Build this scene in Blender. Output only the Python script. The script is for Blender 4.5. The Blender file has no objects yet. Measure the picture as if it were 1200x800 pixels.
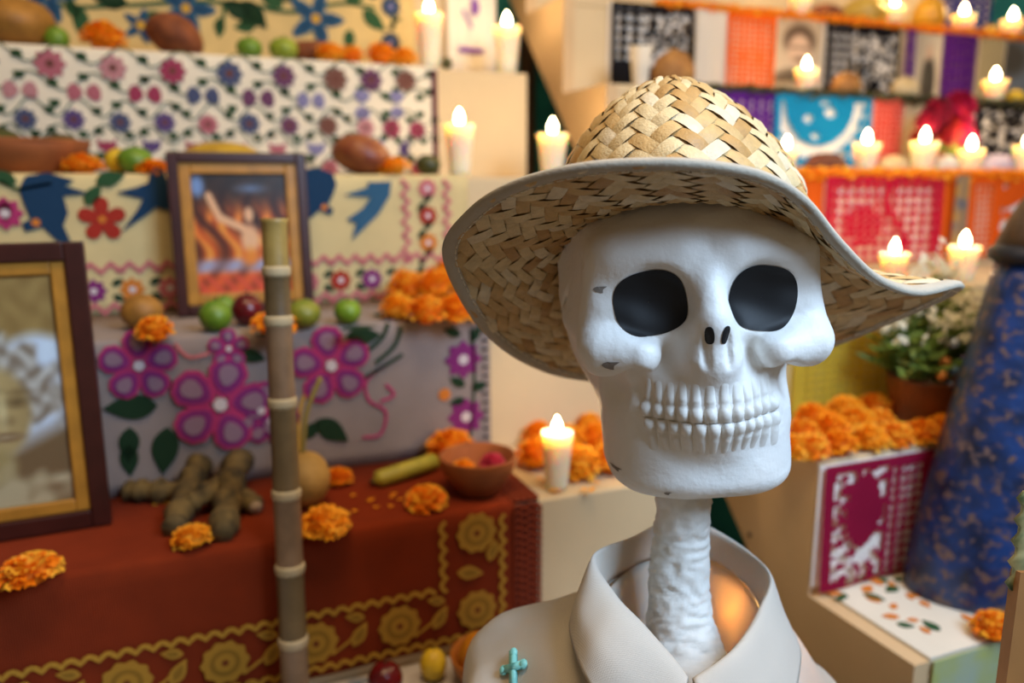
import bpy, math, random
import numpy as np
from mathutils import Vector, Matrix
from mathutils.bvhtree import BVHTree
random.seed(7); np.random.seed(7)
SC = bpy.context.scene
COL = SC.collection
PI = math.pi
# ------------------------------------------------------------------ camera
F = 930.0; PITCH = math.atan(186 / F); YAW = math.radians(22); CZ = 1.35
cd = bpy.data.cameras.new('camera'); cam = bpy.data.objects.new('camera', cd); COL.objects.link(cam)
cd.sensor_width = 36; cd.lens = 36 * F / 1200; cd.clip_start = .02
cam.location = (0, 0, CZ); cam.rotation_euler = (PI / 2 - PITCH, 0, -YAW)
cd.dof.use_dof = True; cd.dof.focus_distance = .59; cd.dof.aperture_fstop = 2.9
SC.camera = cam
# ------------------------------------------------------------------ light
w = bpy.data.worlds.new('world'); SC.world = w; w.use_nodes = True
w.node_tree.nodes['Background'].inputs[0].default_value = (1.0, .76, .50, 1)
w.node_tree.nodes['Background'].inputs[1].default_value = .13
def area(name, loc, target, size, col, power):
    l = bpy.data.lights.new(name, 'AREA'); l.energy = power; l.color = col; l.size = size
    o = bpy.data.objects.new(name, l); COL.objects.link(o); o.location = loc
    o.rotation_euler = (Vector(target) - Vector(loc)).to_track_quat('-Z', 'Y').to_euler(); return o
area('daylight_doorway', (.85, -.40, 2.10), (.38, .52, 1.2), .7, (.52, .73, 1.0), 31)
area('ceiling_lamp', (.15, .35, 3.1), (.3, 1.1, 1.0), .8, (1, .68, .36), 23)
area('ceiling_lamp', (1.5, .5, 3.1), (1.2, 1.2, 1.2), .8, (1, .70, .38), 13)
vs = SC.view_settings; vs.view_transform = 'Standard'; vs.look = 'None'; vs.gamma = 1; vs.exposure = 0.1
vs.use_curve_mapping = False

# ------------------------------------------------------------------ camera maths (pixel -> direction)
_s, _c, _sp, _cp = math.sin(YAW), math.cos(YAW), math.sin(PITCH), math.cos(PITCH)
FW = Vector((_s * _cp, _c * _cp, -_sp)); RT = Vector((_c, -_s, 0)); UP = RT.cross(FW); C0 = Vector((0, 0, CZ))
def ray(x, y): return FW + RT * ((x - 600) / F) - UP * ((y - 400) / F)
def at(x, y, D): return C0 + ray(x, y) * D
def onZ(x, y, z): d = ray(x, y); return C0 + d * ((z - CZ) / d.z)
def onY(x, y, Y): d = ray(x, y); return C0 + d * (Y / d.y)
def onX(x, y, X): d = ray(x, y); return C0 + d * (X / d.x)
def Xat(u, Y, z):
    u = (u - 600) / F; z = z - CZ
    return (Y * _s + u * (Y * _c * _cp - z * _sp)) / (_c - u * _s * _cp)
def mpp(p): return (Vector(p) - C0).dot(FW) / F      # metres per pixel at p

# ------------------------------------------------------------------ materials
def lin(c):
    if isinstance(c, str):
        c = [int(c[i:i + 2], 16) / 255 for i in (0, 2, 4)]
        c = [v / 12.92 if v <= .04045 else ((v + .055) / 1.055) ** 2.4 for v in c]
    return (*c[:3], 1)
MATS = {}
def mat(name, col, rough=.7, var=.0, col2=None, nscale=30, bump=0, bscale=200, metal=0, sss=0, sheen=0, trans=0, emis=None, estr=0, spec=.5):
    if name in MATS: return MATS[name]
    m = bpy.data.materials.new(name); m.use_nodes = True; MATS[name] = m
    nt = m.node_tree; b = nt.nodes['Principled BSDF']; L = nt.links
    c = lin(col); b.inputs['Base Color'].default_value = c
    b.inputs['Roughness'].default_value = rough; b.inputs['Metallic'].default_value = metal
    b.inputs['Specular IOR Level'].default_value = spec
    tc = nt.nodes.new('ShaderNodeTexCoord')
    if var or col2:
        n = nt.nodes.new('ShaderNodeTexNoise'); n.inputs['Scale'].default_value = nscale; n.inputs['Detail'].default_value = 4
        L.new(tc.outputs['Object'], n.inputs['Vector'])
        r = nt.nodes.new('ShaderNodeValToRGB'); r.color_ramp.elements[0].position = .33; r.color_ramp.elements[1].position = .67
        c2 = lin(col2) if col2 else tuple(max(0, v * (1 - var)) for v in c[:3]) + (1,)
        r.color_ramp.elements[0].color = c2; r.color_ramp.elements[1].color = c
        L.new(n.outputs['Fac'], r.inputs['Fac']); L.new(r.outputs['Color'], b.inputs['Base Color'])
    if bump:
        n2 = nt.nodes.new('ShaderNodeTexNoise'); n2.inputs['Scale'].default_value = bscale; n2.inputs['Detail'].default_value = 3
        L.new(tc.outputs['Object'], n2.inputs['Vector'])
        bp = nt.nodes.new('ShaderNodeBump'); bp.inputs['Strength'].default_value = bump; bp.inputs['Distance'].default_value = .002
        L.new(n2.outputs['Fac'], bp.inputs['Height']); L.new(bp.outputs['Normal'], b.inputs['Normal'])
    if sss:
        b.inputs['Subsurface Weight'].default_value = sss; b.inputs['Subsurface Radius'].default_value = (1, .5, .22)
        b.inputs['Subsurface Scale'].default_value = .03
    if trans:
        t = nt.nodes.new('ShaderNodeBsdfTranslucent'); t.inputs[0].default_value = c
        mx = nt.nodes.new('ShaderNodeMixShader'); mx.inputs[0].default_value = trans
        L.new(b.outputs[0], mx.inputs[1]); L.new(t.outputs[0], mx.inputs[2]); L.new(mx.outputs[0], nt.nodes['Material Output'].inputs[0])
    if emis:
        b.inputs['Emission Color'].default_value = lin(emis); b.inputs['Emission Strength'].default_value = estr
    return m
def weave(name, col, k=900, strength=.25, var=.1):
    """woven cloth: plain colour with two crossed thread waves as fine relief"""
    if name in MATS: return MATS[name]
    m = mat(name, col, .92, var=var, nscale=18, spec=.2); nt = m.node_tree; L = nt.links; b = nt.nodes['Principled BSDF']
    tc = [n for n in nt.nodes if n.type == 'TEX_COORD'][0]; outs = []
    for ax in ('X', 'Z'):
        wv = nt.nodes.new('ShaderNodeTexWave'); wv.bands_direction = ax; wv.inputs['Scale'].default_value = k / 6.28
        wv.inputs['Distortion'].default_value = 1.2; wv.inputs['Detail'].default_value = 1
        L.new(tc.outputs['Object'], wv.inputs['Vector']); outs.append(wv)
    a = nt.nodes.new('ShaderNodeMath'); a.operation = 'ADD'; L.new(outs[0].outputs['Fac'], a.inputs[0]); L.new(outs[1].outputs['Fac'], a.inputs[1])
    bp = nt.nodes.new('ShaderNodeBump'); bp.inputs['Strength'].default_value = strength; bp.inputs['Distance'].default_value = .001
    L.new(a.outputs[0], bp.inputs['Height']); L.new(bp.outputs['Normal'], b.inputs['Normal']); return m
def print_mat():
    if 'photo_print' in MATS: return MATS['photo_print']
    m = mat('photo_print', 'ffffff', .35); nt = m.node_tree
    a = nt.nodes.new('ShaderNodeVertexColor'); a.layer_name = 'Col'
    nt.links.new(a.outputs['Color'], nt.nodes['Principled BSDF'].inputs['Base Color']); return m

plaster = mat('cream_plaster', 'd3bc94', .85, var=.10, nscale=6, bump=.15, bscale=90)
tanboard = mat('tan_board', 'd2b287', .8, var=.16, nscale=5, bump=.12, bscale=60)
white = mat('white_plaster', 'f2efe9', .5, var=.04, nscale=14, bump=.34, bscale=150)
black = mat('black_paint', '0d0d10', .62, var=.3, nscale=60)

# ------------------------------------------------------------------ object helpers
def linko(name, me, parent=None):
    o = bpy.data.objects.new(name, me); COL.objects.link(o)
    if parent: o.parent = parent
    return o
def mesh(name, V, Fc, mats, smooth=True, midx=None):
    me = bpy.data.meshes.new(name)
    me.from_pydata([tuple(v) for v in V], [], Fc)
    for m in (mats if isinstance(mats, (list, tuple)) else [mats]): me.materials.append(m)
    if midx is not None: me.polygons.foreach_set('material_index', midx)
    if smooth: me.polygons.foreach_set('use_smooth', [True] * len(me.polygons))
    me.validate(); me.update(); return me
def wloc(o):
    p = Vector((0, 0, 0))
    while o: p = p + o.location; o = o.parent
    return p
def tag(o, label=None, cat=None, group=None, kind=None):
    for k, v in (('label', label), ('category', cat), ('group', group), ('kind', kind)):
        if v: o[k] = v
    return o
def thing(name, loc, label, cat, group=None, rot=(0, 0, 0)):
    o = linko(name, None); o.location = loc; o.rotation_euler = rot
    o.empty_display_size = .02
    return tag(o, label, cat, group)
def wobj(name, V, Fc, m, parent=None, smooth=True, midx=None):
    """V in world coordinates; top-level objects get their origin at the bottom middle"""
    A = np.array([tuple(v) for v in V])
    org = np.array(wloc(parent)) if parent else np.array([(A[:, 0].min() + A[:, 0].max()) / 2, (A[:, 1].min() + A[:, 1].max()) / 2, A[:, 2].min()])
    o = linko(name, mesh(name, A - org, Fc, m, smooth, midx), parent)
    if not parent: o.location = org
    return o
def lobj(name, V, Fc, m, parent, smooth=True, midx=None):
    return linko(name, mesh(name, V, Fc, m, smooth, midx), parent)
def box(x0, x1, y0, y1, z0, z1):
    V = [(x, y, z) for x in (x0, x1) for y in (y0, y1) for z in (z0, z1)]
    return V, [(0, 1, 3, 2), (4, 6, 7, 5), (0, 4, 5, 1), (2, 3, 7, 6), (0, 2, 6, 4), (1, 5, 7, 3)]
def join(parts):
    V, Fc = [], []
    for v, f in parts:
        n = len(V); V += list(v); Fc += [tuple(i + n for i in q) for q in f]
    return V, Fc
def bevel(o, w_=.003, seg=2):
    m = o.modifiers.new('bevel', 'BEVEL'); m.width = w_; m.segments = seg; m.limit_method = 'ANGLE'; return o
def lathe(prof, n=24, cx=0, cy=0, cz=0, sx=1, sy=1, jit=0):
    V, Fc = [], []
    for r, z in prof:
        for k in range(n):
            a = 2 * PI * k / n; j = 1 + jit * (math.sin(3 * a + z * 40) + math.sin(5 * a + 1 - z * 60)) * .5
            V.append((cx + r * j * sx * math.cos(a), cy + r * j * sy * math.sin(a), cz + z))
    for i in range(len(prof) - 1):
        for k in range(n):
            Fc.append((i * n + k, i * n + (k + 1) % n, (i + 1) * n + (k + 1) % n, (i + 1) * n + k))
    Fc.append(tuple(range(n))[::-1]); Fc.append(tuple((len(prof) - 1) * n + k for k in range(n)))
    return V, Fc
def tube(path, rad, n=10, noise=0, seed=0):
    rnd = random.Random(seed); P = [Vector(p) for p in path]; V, Fc = [], []
    prev = None
    for i, p in enumerate(P):
        d = (P[min(i + 1, len(P) - 1)] - P[max(i - 1, 0)]).normalized()
        a = d.orthogonal().normalized() if prev is None else (prev - d * prev.dot(d)).normalized()
        prev = a; b = d.cross(a); r = rad[i] if isinstance(rad, (list, tuple)) else rad
        for k in range(n):
            t = 2 * PI * k / n; rr = r * (1 + noise * rnd.uniform(-1, 1))
            V.append(p + (a * math.cos(t) + b * math.sin(t)) * rr)
    for i in range(len(P) - 1):
        for k in range(n): Fc.append((i * n + k, i * n + (k + 1) % n, (i + 1) * n + (k + 1) % n, (i + 1) * n + k))
    Fc.append(tuple(range(n))[::-1]); Fc.append(tuple((len(P) - 1) * n + k for k in range(n)))
    return V, Fc
def spline(pts, per=6, closed=False):
    P = [Vector(p) for p in pts]; n = len(P); out = []
    rng = range(n) if closed else range(n - 1)
    for i in rng:
        g = (lambda j: P[j % n]) if closed else (lambda j: P[max(0, min(n - 1, j))])
        p0, p1, p2, p3 = g(i - 1), g(i), g(i + 1), g(i + 2)
        for k in range(per):
            t = k / per
            out.append(.5 * (2 * p1 + (p2 - p0) * t + (2 * p0 - 5 * p1 + 4 * p2 - p3) * t * t + (3 * p1 - p0 - 3 * p2 + p3) * t ** 3))
    if not closed: out.append(P[-1])
    return out
def blob(rx, ry, rz, n=20, m=12, jit=0, seed=0, pear=0):
    rnd = random.Random(seed); ph = [rnd.uniform(0, 6) for _ in range(4)]
    prof = []; V, Fc = [], []
    for i in range(m + 1):
        f = PI * (i + .02) / (m + .04); z = -math.cos(f); r = math.sin(f) * (1 - pear * z)
        for k in range(n):
            a = 2 * PI * k / n
            j = 1 + jit * (math.sin(2 * a + ph[0] + 2 * z) + math.sin(3 * a + ph[1] - 3 * z) + math.sin(5 * a + ph[2] + 4 * z) * .6)
            V.append((rx * r * math.cos(a) * j, ry * r * math.sin(a) * j, rz * z))
    for i in range(m):
        for k in range(n): Fc.append((i * n + k, i * n + (k + 1) % n, (i + 1) * n + (k + 1) % n, (i + 1) * n + k))
    Fc.append(tuple(range(n))[::-1]); Fc.append(tuple(m * n + k for k in range(n)))
    return V, Fc
def xf(vf, M):
    return [M @ Vector(v) for v in vf[0]], vf[1]
def T(x, y, z): return Matrix.Translation((x, y, z))
def RX(a): return Matrix.Rotation(a, 4, 'X')
def RY(a): return Matrix.Rotation(a, 4, 'Y')
def RZ(a): return Matrix.Rotation(a, 4, 'Z')
def SCL(x, y, z): return Matrix.Diagonal((x, y, z, 1))

# ------------------------------------------------------------------ altar levels
LY = {0: .72, 1: .943, 2: 1.167, 3: 1.40, 4: 1.643, 5: 1.88}
LZ = {0: CZ - .635, 1: CZ - .43, 2: CZ - .21, 3: CZ + .01, 4: CZ + .23, 5: CZ + .52}
RY_ = {1: .629, 2: .813, 3: 1.0, 4: 1.25, 5: 1.45, 6: 1.65, 7: 1.86}
RZ_ = {1: CZ - .582, 2: CZ - .382, 3: CZ - .18, 4: CZ + .016, 5: CZ + .193, 6: CZ + .396, 7: CZ + .62}
LX1 = .70; RX0 = .80; RX1 = 2.35

# ------------------------------------------------------------------ setting
floor_m = mat('floor_stone', '8a7a66', .8, var=.3, nscale=9, bump=.3, bscale=40)
o = wobj('floor', *box(-3.0, 4.2, -1.2, 2.36, -.1, 0), floor_m, smooth=False); tag(o, 'stone floor under the stepped altars', 'floor', kind='structure')
teal = mat('teal_wall', '3fb0a8', .9, col2='1f747a', nscale=7, bump=.5, bscale=25)
o = wobj('wall_back', *box(-3.0, 4.2, 2.26, 2.36, 0, 3.0), teal, smooth=False); tag(o, 'dark teal wall behind both altars', 'wall', kind='structure')

la = thing('stepped_altar', (-.4, 1.4, 0), 'cream plastered stepped altar under embroidered cloths', 'altar')
zprev = 0
for k in range(6):
    x1 = LX1 if k else .62
    o = wobj('step', *box(-1.5, x1, LY[k], 2.12, zprev, LZ[k]), plaster, la, smooth=False); bevel(o, .004); zprev = LZ[k]
ra = thing('stepped_altar', (1.5, 1.3, 0), 'tan boarded stepped altar hung with cut paper banners', 'altar')
zprev = 0
for k in range(1, 8):
    yb_ = RY_[k + 1] + .012 if k < 7 else RY_[7] + .22; zl = RZ_[k - 1] if k > 1 else 0
    bevel(wobj('riser', *box(RX0 + .012, RX1, RY_[k], RY_[k] + .018, zl, RZ_[k] - .018), plaster, ra, smooth=False), .002)
    bevel(wobj('tread', *box(RX0 + .012, RX1, RY_[k], yb_, RZ_[k] - .018, RZ_[k]), plaster, ra, smooth=False), .003)
# sloping side board: stepped front edge, straight rear edge
pts = [(RY_[1], 0)]
for k in range(1, 8):
    pts.append((RY_[k], RZ_[k]))
    pts.append((RY_[k + 1] if k < 7 else RY_[7] + .2, RZ_[k]))
slope = 1.04
def rear(z): return .945 + (z - (CZ - .568)) / slope
pts += [(rear(pts[-1][1]) + .05, pts[-1][1]), (rear(.6), .6), (rear(.6), 0)]
V = [(RX0 - .012, y, z) for y, z in pts] + [(RX0 + .012, y, z) for y, z in pts]; n = len(pts)
Fc = [tuple(range(n)), tuple(range(n, 2 * n))[::-1]] + [(i, i + n, (i + 1) % n + n, (i + 1) % n) for i in range(n)]
o = wobj('side_board', V, Fc, tanboard, ra, smooth=False)
for k, (x, y) in enumerate([(879, 626), (770, 740)]):
    if k == 0:
        p = onX(x, y, RX0 - .012); wobj('nail_hole', *xf(lathe([(.004, 0), (.004, .002)], 10), T(*p) @ RY(-PI / 2)), mat('nail_dark', '5a4630'), ra)
# wooden pole behind the left altar
p = onY(617, 60, 2.2)
o = wobj('wooden_pole', *tube([(p.x, 2.2, 0), (p.x + .004, 2.2, 1.2), (p.x, 2.2, 2.4)], .022, 10), mat('pole_wood', '6b4527', .8, var=.3, nscale=40))
tag(o, 'brown wooden pole standing in the gap behind the altars', 'pole')

# ------------------------------------------------------------------ skeleton figure: skull by a signed distance field, teeth, neck
def smin(a, b, k):
    h = np.clip(.5 + .5 * (b - a) / k, 0, 1); return b * (1 - h) + a * h - k * h * (1 - h)
def smax(a, b, k): return -smin(-a, -b, k)
def ell(X, Y, Z, c, r):
    x, y, z = (X - c[0]) / r[0], (Y - c[1]) / r[1], (Z - c[2]) / r[2]
    k0 = np.sqrt(x * x + y * y + z * z); k1 = np.sqrt((x / r[0]) ** 2 + (y / r[1]) ** 2 + (z / r[2]) ** 2) + 1e-9
    return k0 * (k0 - 1) / k1
def cap(X, Y, Z, a, b, r, r2=None):
    r2 = r if r2 is None else r2
    d = [b[i] - a[i] for i in range(3)]; L2 = sum(v * v for v in d)
    t = np.clip(((X - a[0]) * d[0] + (Y - a[1]) * d[1] + (Z - a[2]) * d[2]) / L2, 0, 1)
    return np.sqrt((X - a[0] - t * d[0]) ** 2 + (Y - a[1] - t * d[1]) ** 2 + (Z - a[2] - t * d[2]) ** 2) - (r + (r2 - r) * t)
def scyl(X, Y, Z, c, a, b, z0, z1, p, r):
    q = ((np.abs(X - c[0]) / (a - r)) ** p + (np.abs(Y - c[1]) / (b - r)) ** p) ** (1 / p)
    d2 = (q - 1) * min(a - r, b - r); dz = np.maximum(z0 + r - Z, Z - (z1 - r))
    return np.minimum(np.maximum(d2, dz), 0) + np.sqrt(np.maximum(d2, 0) ** 2 + np.maximum(dz, 0) ** 2) - r
def skull_sdf(X, Y, Z):
    X = X - .040 * np.clip(-Z, 0, .2); A = np.abs(X)
    d = ell(A, Y, Z, (0, .112, .030), (.098, .104, .088))
    d = smin(d, ell(A, Y, Z, (0, .134, -.030), (.099, .080, .098)), .025)                       # back of the skull
    d = smin(d, scyl(A, Y, Z, (0, .075, 0), .085, .068, -.045, .062, 2.6, .03), .03)          # face block
    jaw = scyl(A * (1 + .5 * np.clip(-.09 - Z, -.03, .05)), Y, Z, (0, .086, 0), .0780, .077, -.161, -.045, 2.7, .017)
    d = smin(d, jaw, .016)
    d = smin(d, ell(A, Y, Z, (0, .052, -.082), (.0515, .063, .056)), .012)                        # muzzle
    d = smax(d, -ell(A, Y, Z, (.086, .026, -.070), (.027, .040, .019)), .010)                   # side hollow above the jaw
    d = smin(d, cap(A, Y, Z, (.022, .012, .036), (.066, .018, .036), .010), .022)                # brow
    d = smin(d, cap(A, Y, Z, (.080, .030, .030), (.083, .030, -.02), .009, .011), .02)           # outer rim
    d = smin(d, cap(A, Y, Z, (.052, .009, -.039), (.0775, .023, -.036), .0155, .0205), .007)       # cheek bone
    d = smin(d, cap(A, Y, Z, (.0775, .028, -.035), (.091, .085, -.022), .016, .009), .012)        # arch
    d = smax(d, -ell(A, Y, Z, (.0580, .002, -.066), (.014, .026, .018)), .006)                   # hollow under the cheek
    d = smax(d, -ell(A, Y, Z, (.114, .050, .028), (.018, .045, .040)), .02)                      # temple
    d = smax(d, -ell(A, Y, Z, (.0425, -.001, .000), (.0300, .018, .0275)), .007)                  # eye socket
    d = smin(d, cap(A, Y, Z, (0, .008, .026), (0, -.008, -.011), .009, .0135), .010)              # nose
    d = smin(d, cap(A, Y, Z, (0, .004, -.028), (0, .004, -.042), .021, .023), .012)
    d = smax(d, -ell(A, Y, Z, (.0086, -.0235, -.034), (.0050, .0115, .018)), .002)
    d = smin(d, cap(A, Y, Z, (0, -.014, -.010), (0, -.013, -.0135), .0065, .007), .006)                 # nostril grooves
    for a, b, r in (((.090, .030, .030), (.098, .055, .050), .0022), ((.098, .055, .050), (.099, .070, .020), .002), ((.099, .07, .02), (.100, .095, -.01), .002), ((.099, .062, .036), (.100, .085, .058), .0018)):
        d = smax(d, -(cap(A, Y, Z, a, b, r) ), .003)                                            # sutures
    d = smax(d, -cap(A, Y, Z, (.054, .0, -.0896), (-.054, .0, -.0896), .0001), .001)
    d = d + .0007 * np.sin(X * 95 + 2 * np.sin(Z * 60)) * np.sin(Z * 110 + 1.3) * np.sin(Y * 90 + .5)
    return d
def surface_nets(f, lo, hi, h):
    n = [int(math.ceil((hi[i] - lo[i]) / h)) + 1 for i in range(3)]
    ax = [np.float32(lo[i]) + np.arange(n[i], dtype=np.float32) * np.float32(h) for i in range(3)]
    D = np.empty(n, np.float32)
    for s in range(0, n[0], 16):
        X, Y, Z = np.meshgrid(ax[0][s:s + 16], ax[1], ax[2], indexing='ij'); D[s:s + 16] = f(X, Y, Z)
    S = D < 0
    corners = [(i, j, k) for i in (0, 1) for j in (0, 1) for k in (0, 1)]
    sl = lambda A, c: A[c[0]:n[0] - 1 + c[0], c[1]:n[1] - 1 + c[1], c[2]:n[2] - 1 + c[2]]
    cnt = sum(sl(S, c).astype(np.int8) for c in corners); act = (cnt > 0) & (cnt < 8)
    idx = -np.ones(act.shape, np.int64); I = np.argwhere(act); idx[act] = np.arange(len(I))
    acc = np.zeros((len(I), 3)); num = np.zeros(len(I))
    for a in corners:
        for e in range(3):
            if a[e]: continue
            b = list(a); b[e] = 1
            da = D[I[:, 0] + a[0], I[:, 1] + a[1], I[:, 2] + a[2]]; db = D[I[:, 0] + b[0], I[:, 1] + b[1], I[:, 2] + b[2]]
            m = (da < 0) != (db < 0); t = np.where(m, da / np.where(m, da - db, 1), 0)
            q = np.array(a, float)[None] + np.zeros((len(I), 3)); q[:, e] += t
            acc[m] += q[m]; num[m] += 1
    V = (I + acc / num[:, None]) * h + np.array(lo)
    Q = []
    for e in range(3):
        u, v = (e + 1) % 3, (e + 2) % 3
        s0 = [slice(None)] * 3; s1 = [slice(None)] * 3; s0[e] = slice(0, -1); s1[e] = slice(1, None)
        A, B = S[tuple(s0)], S[tuple(s1)]
        P = np.argwhere(A != B); P = P[(P[:, u] > 0) & (P[:, v] > 0) & (P[:, u] < n[u] - 1) & (P[:, v] < n[v] - 1)]
        ins = A[P[:, 0], P[:, 1], P[:, 2]]
        def cell(du, dv):
            q = P.copy(); q[:, u] -= du; q[:, v] -= dv; return idx[q[:, 0], q[:, 1], q[:, 2]]
        q = np.stack([cell(1, 1), cell(0, 1), cell(0, 0), cell(1, 0)], 1); q[~ins] = q[~ins][:, ::-1]; Q.append(q)
    return V, np.concatenate(Q)
SV, SQ = surface_nets(skull_sdf, (-.118, -.03, -.170), (.118, .225, .16), .0016)
SQl = [tuple(int(i) for i in q) for q in SQ]
skull_pos = at(832, 354, .585); SKROT = (math.radians(-1.5), math.radians(-2.6), math.radians(-22))
fig = thing('skeleton_figure', skull_pos, 'white plaster skeleton figure with black eye sockets wearing hat and shirt', 'skeleton', rot=SKROT)
sk = lobj('skull', SV, SQl, white, fig)
bvh = BVHTree.FromPolygons([Vector(v) for v in SV], SQl)
def decal(name, outline, m, parent, off=.0006, rings=7):
    """paint film laid on the plaster, following its surface"""
    cx = sum(p[0] for p in outline) / len(outline); cz = sum(p[1] for p in outline) / len(outline)
    V, Fc = [], []; n = len(outline)
    for r in range(rings + 1):
        for p in outline:
            t = max(r / rings, .01); x = cx + (p[0] - cx) * t; z = cz + (p[1] - cz) * t
            h, nn, _, _ = bvh.ray_cast(Vector((x, -.2, z)), Vector((0, 1, 0)))
            if h is None: h, nn = Vector((x, 0, z)), Vector((0, -1, 0))
            V.append(h + nn.normalized() * (off if nn.y < 0 else -off))
    for r in range(rings):
        for k in range(n): Fc.append((r * n + k, r * n + (k + 1) % n, (r + 1) * n + (k + 1) % n, (r + 1) * n + k))
    return lobj(name, V, Fc, m, parent)
def superell(cx, cz, a, b, p=2.5, rot=0, n=56):
    out = []
    for k in range(n):
        t = 2 * PI * k / n; c, s = math.cos(t), math.sin(t)
        x = a * math.copysign(abs(c) ** (2 / p), c); z = b * math.copysign(abs(s) ** (2 / p), s)
        out.append((cx + x * math.cos(rot) - z * math.sin(rot), cz + x * math.sin(rot) + z * math.cos(rot)))
    return out
for s in (-1, 1):
    tag(decal('eye_socket', superell(s * .0425, 0, .0270, .0250, 2.5, s * -.16), black, sk, .0006, 14), 'black painted eye socket')
    tag(decal('nostril', superell(s * .0056 + .0008, -.0215, .0030, .0068, 2.6, s * -.15), black, sk, .0006, 8), 'black painted nostril')
chipm = mat('bare_plaster', '8a8178', .9)
for (x, z, r) in ((-.079, .012, .0032), (-.074, -.044, .004), (-.03, -.152, .0018), (-.066, -.140, .0022)):
    decal('paint_chip', [(x + r * (1.3 * math.cos(a) + .5 * math.sin(3 * a)), z + r * (.8 * math.sin(a) + .3 * math.cos(2 * a))) for a in [2 * PI * k / 14 for k in range(14)]], chipm, sk, .0004, 3)
# teeth: crown and root ridge in one rounded piece each
toothm = mat('tooth_plaster', 'ece8e0', .5, var=.05, nscale=30, bump=.15, bscale=200)
def tooth(x0, w_, z_gum, z_edge, dz_root):
    """x0: place along the arch; every point is laid on the plaster muzzle and raised"""
    V, Fc = [], []; rows = 13; n = 8
    up = 1 if z_gum > z_edge else -1
    for i in range(rows):
        f = i / (rows - 1); z = z_edge + (z_gum + up * dz_root - z_edge) * f
        zz = abs(z - z_edge); crown_h = abs(z_gum - z_edge)
        if zz < crown_h:
            q = zz / crown_h; ww = w_ * (.40 + .11 * math.sin(PI * min(1, q * .8 + .15)) ** .5); hh = .0050 * math.sin(PI * (.05 + .90 * q)) ** .5
        else:
            q = (zz - crown_h) / dz_root; ww = w_ * (.46 - .10 * q); hh = .0034 * max(0, 1 - q) ** .6 + .0001
            if q < .1: hh *= .45
        for k in range(n):
            t = k / (n - 1) * 2 - 1; s_a = (x0 + t * ww) / .054; dr = Vector((math.sin(s_a), -math.cos(s_a), 0)); org = Vector((.040 * -z, .050, z))
            h, nn, _, _ = bvh.ray_cast(org + dr * .2, -dr)
            if h is None: h = org + dr * .06
            V.append(h + dr * (hh * max(0, 1 - abs(t) ** 2.8) - .0006))
    for i in range(rows - 1):
        for k in range(n - 1):
            q = (i * n + k, i * n + k + 1, (i + 1) * n + k + 1, (i + 1) * n + k); Fc.append(q if up > 0 else q[::-1])
    return V, Fc
for row in (0, 1):
    NT = 12
    for i in range(NT):
        x0 = (i - (NT - 1) / 2) * .0095 + (.002 if row else 0); wv = .0095
        if row == 0: v = tooth(x0, wv, -.0775 + .0010 * math.cos(i * 2), -.0892, .019)
        else: v = tooth(x0, wv, -.1020 + .0006 * math.sin(i), -.0900, .016)
        lobj('tooth', *v, toothm, sk)
# neck: crumpled plaster column
def fig_local(p): return fig.matrix_world.inverted() @ Vector(p)
bpy.context.view_layer.update()
neck_path = [at(802, 560, .675), at(800, 600, .68), at(797, 640, .685), at(795, 690, .685), at(798, 735, .68), at(803, 775, .672), at(806, 815, .66), at(806, 850, .655)]
neck_r = [.024, .0225, .0240, .0255, .0285, .035, .050, .062]
path = spline(neck_path, 16); rr = [np.interp(i / 16, range(8), neck_r) for i in range(len(path))]
V, Fc = tube([fig_local(p) for p in path], [float(r) for r in rr], 48)
rn = random.Random(3); ph = [(rn.uniform(60, 220), rn.uniform(60, 220), rn.uniform(60, 220), rn.uniform(0, 6)) for _ in range(9)]
cen = [fig_local(p) for p in path]
from mathutils import noise as mn
for i, v in enumerate(V):
    c = cen[i // 48]; d = (v - c); q = 0
    for f, am in ((55, .5), (110, .32), (220, .18)):
        w_ = Vector(v) * f; w_ = w_ + Vector((mn.noise(w_ * .6), mn.noise(w_ * .6 + Vector((7, 3, 1))), mn.noise(w_ * .6 + Vector((2, 9, 4))))) * 1.4
        q += am * (.55 - abs(mn.noise(w_)) * 2.2)
    V[i] = c + d * (1 + q * .16)
lobj('neck', V, Fc, mat('crumpled_plaster', 'e6e2da', .6, var=.12, nscale=40, bump=.7, bscale=70), fig)

# ------------------------------------------------------------------ straw hat
outer = [(770, 189, .50), (680, 195, .51), (600, 216, .54), (550, 247, .575), (521, 290, .62), (537, 342, .67), (572, 392, .74), (620, 426, .80), (680, 444, .86), (800, 452, .90), (900, 432, .89),
         (968, 408, .86), (1050, 374, .79), (1112, 346, .72), (1126, 334, .685), (1078, 344, .64), (1030, 328, .60), (985, 285, .565), (945, 236, .54), (900, 207, .52), (840, 193, .505)]
inner = [(812, 231, .578), (740, 241, .598), (690, 262, .635), (657, 300, .69), (668, 345, .76), (720, 368, .81), (800, 374, .83), (880, 366, .82), (930, 345, .77), (953, 300, .70), (930, 262, .645), (880, 240, .602)]
def ring(ctrl, n=240):
    P = spline([at(*c) for c in ctrl], 40, True); P = np.array([tuple(p) for p in P])
    return P
OUT, INN = ring(outer), ring(inner)
hc = INN.mean(0)
def by_angle(P, n=240):
    """resample a ring by its angle about the crown's axis"""
    a = np.unwrap(np.arctan2(P[:, 1] - hc[1], P[:, 0] - hc[0])); a = a if a[-1] > a[0] else a[::-1]
    return P
# parametrise both rings by fraction of length, aligned at the front (control point 0)
def by_len(P, n=240):
    Q = np.vstack([P, P[:1]]); s = np.r_[0, np.cumsum(np.linalg.norm(np.diff(Q, axis=0), axis=1))]; s /= s[-1]
    t = np.arange(n) / n; return np.stack([np.interp(t, s, Q[:, i]) for i in range(3)], 1)
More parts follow.
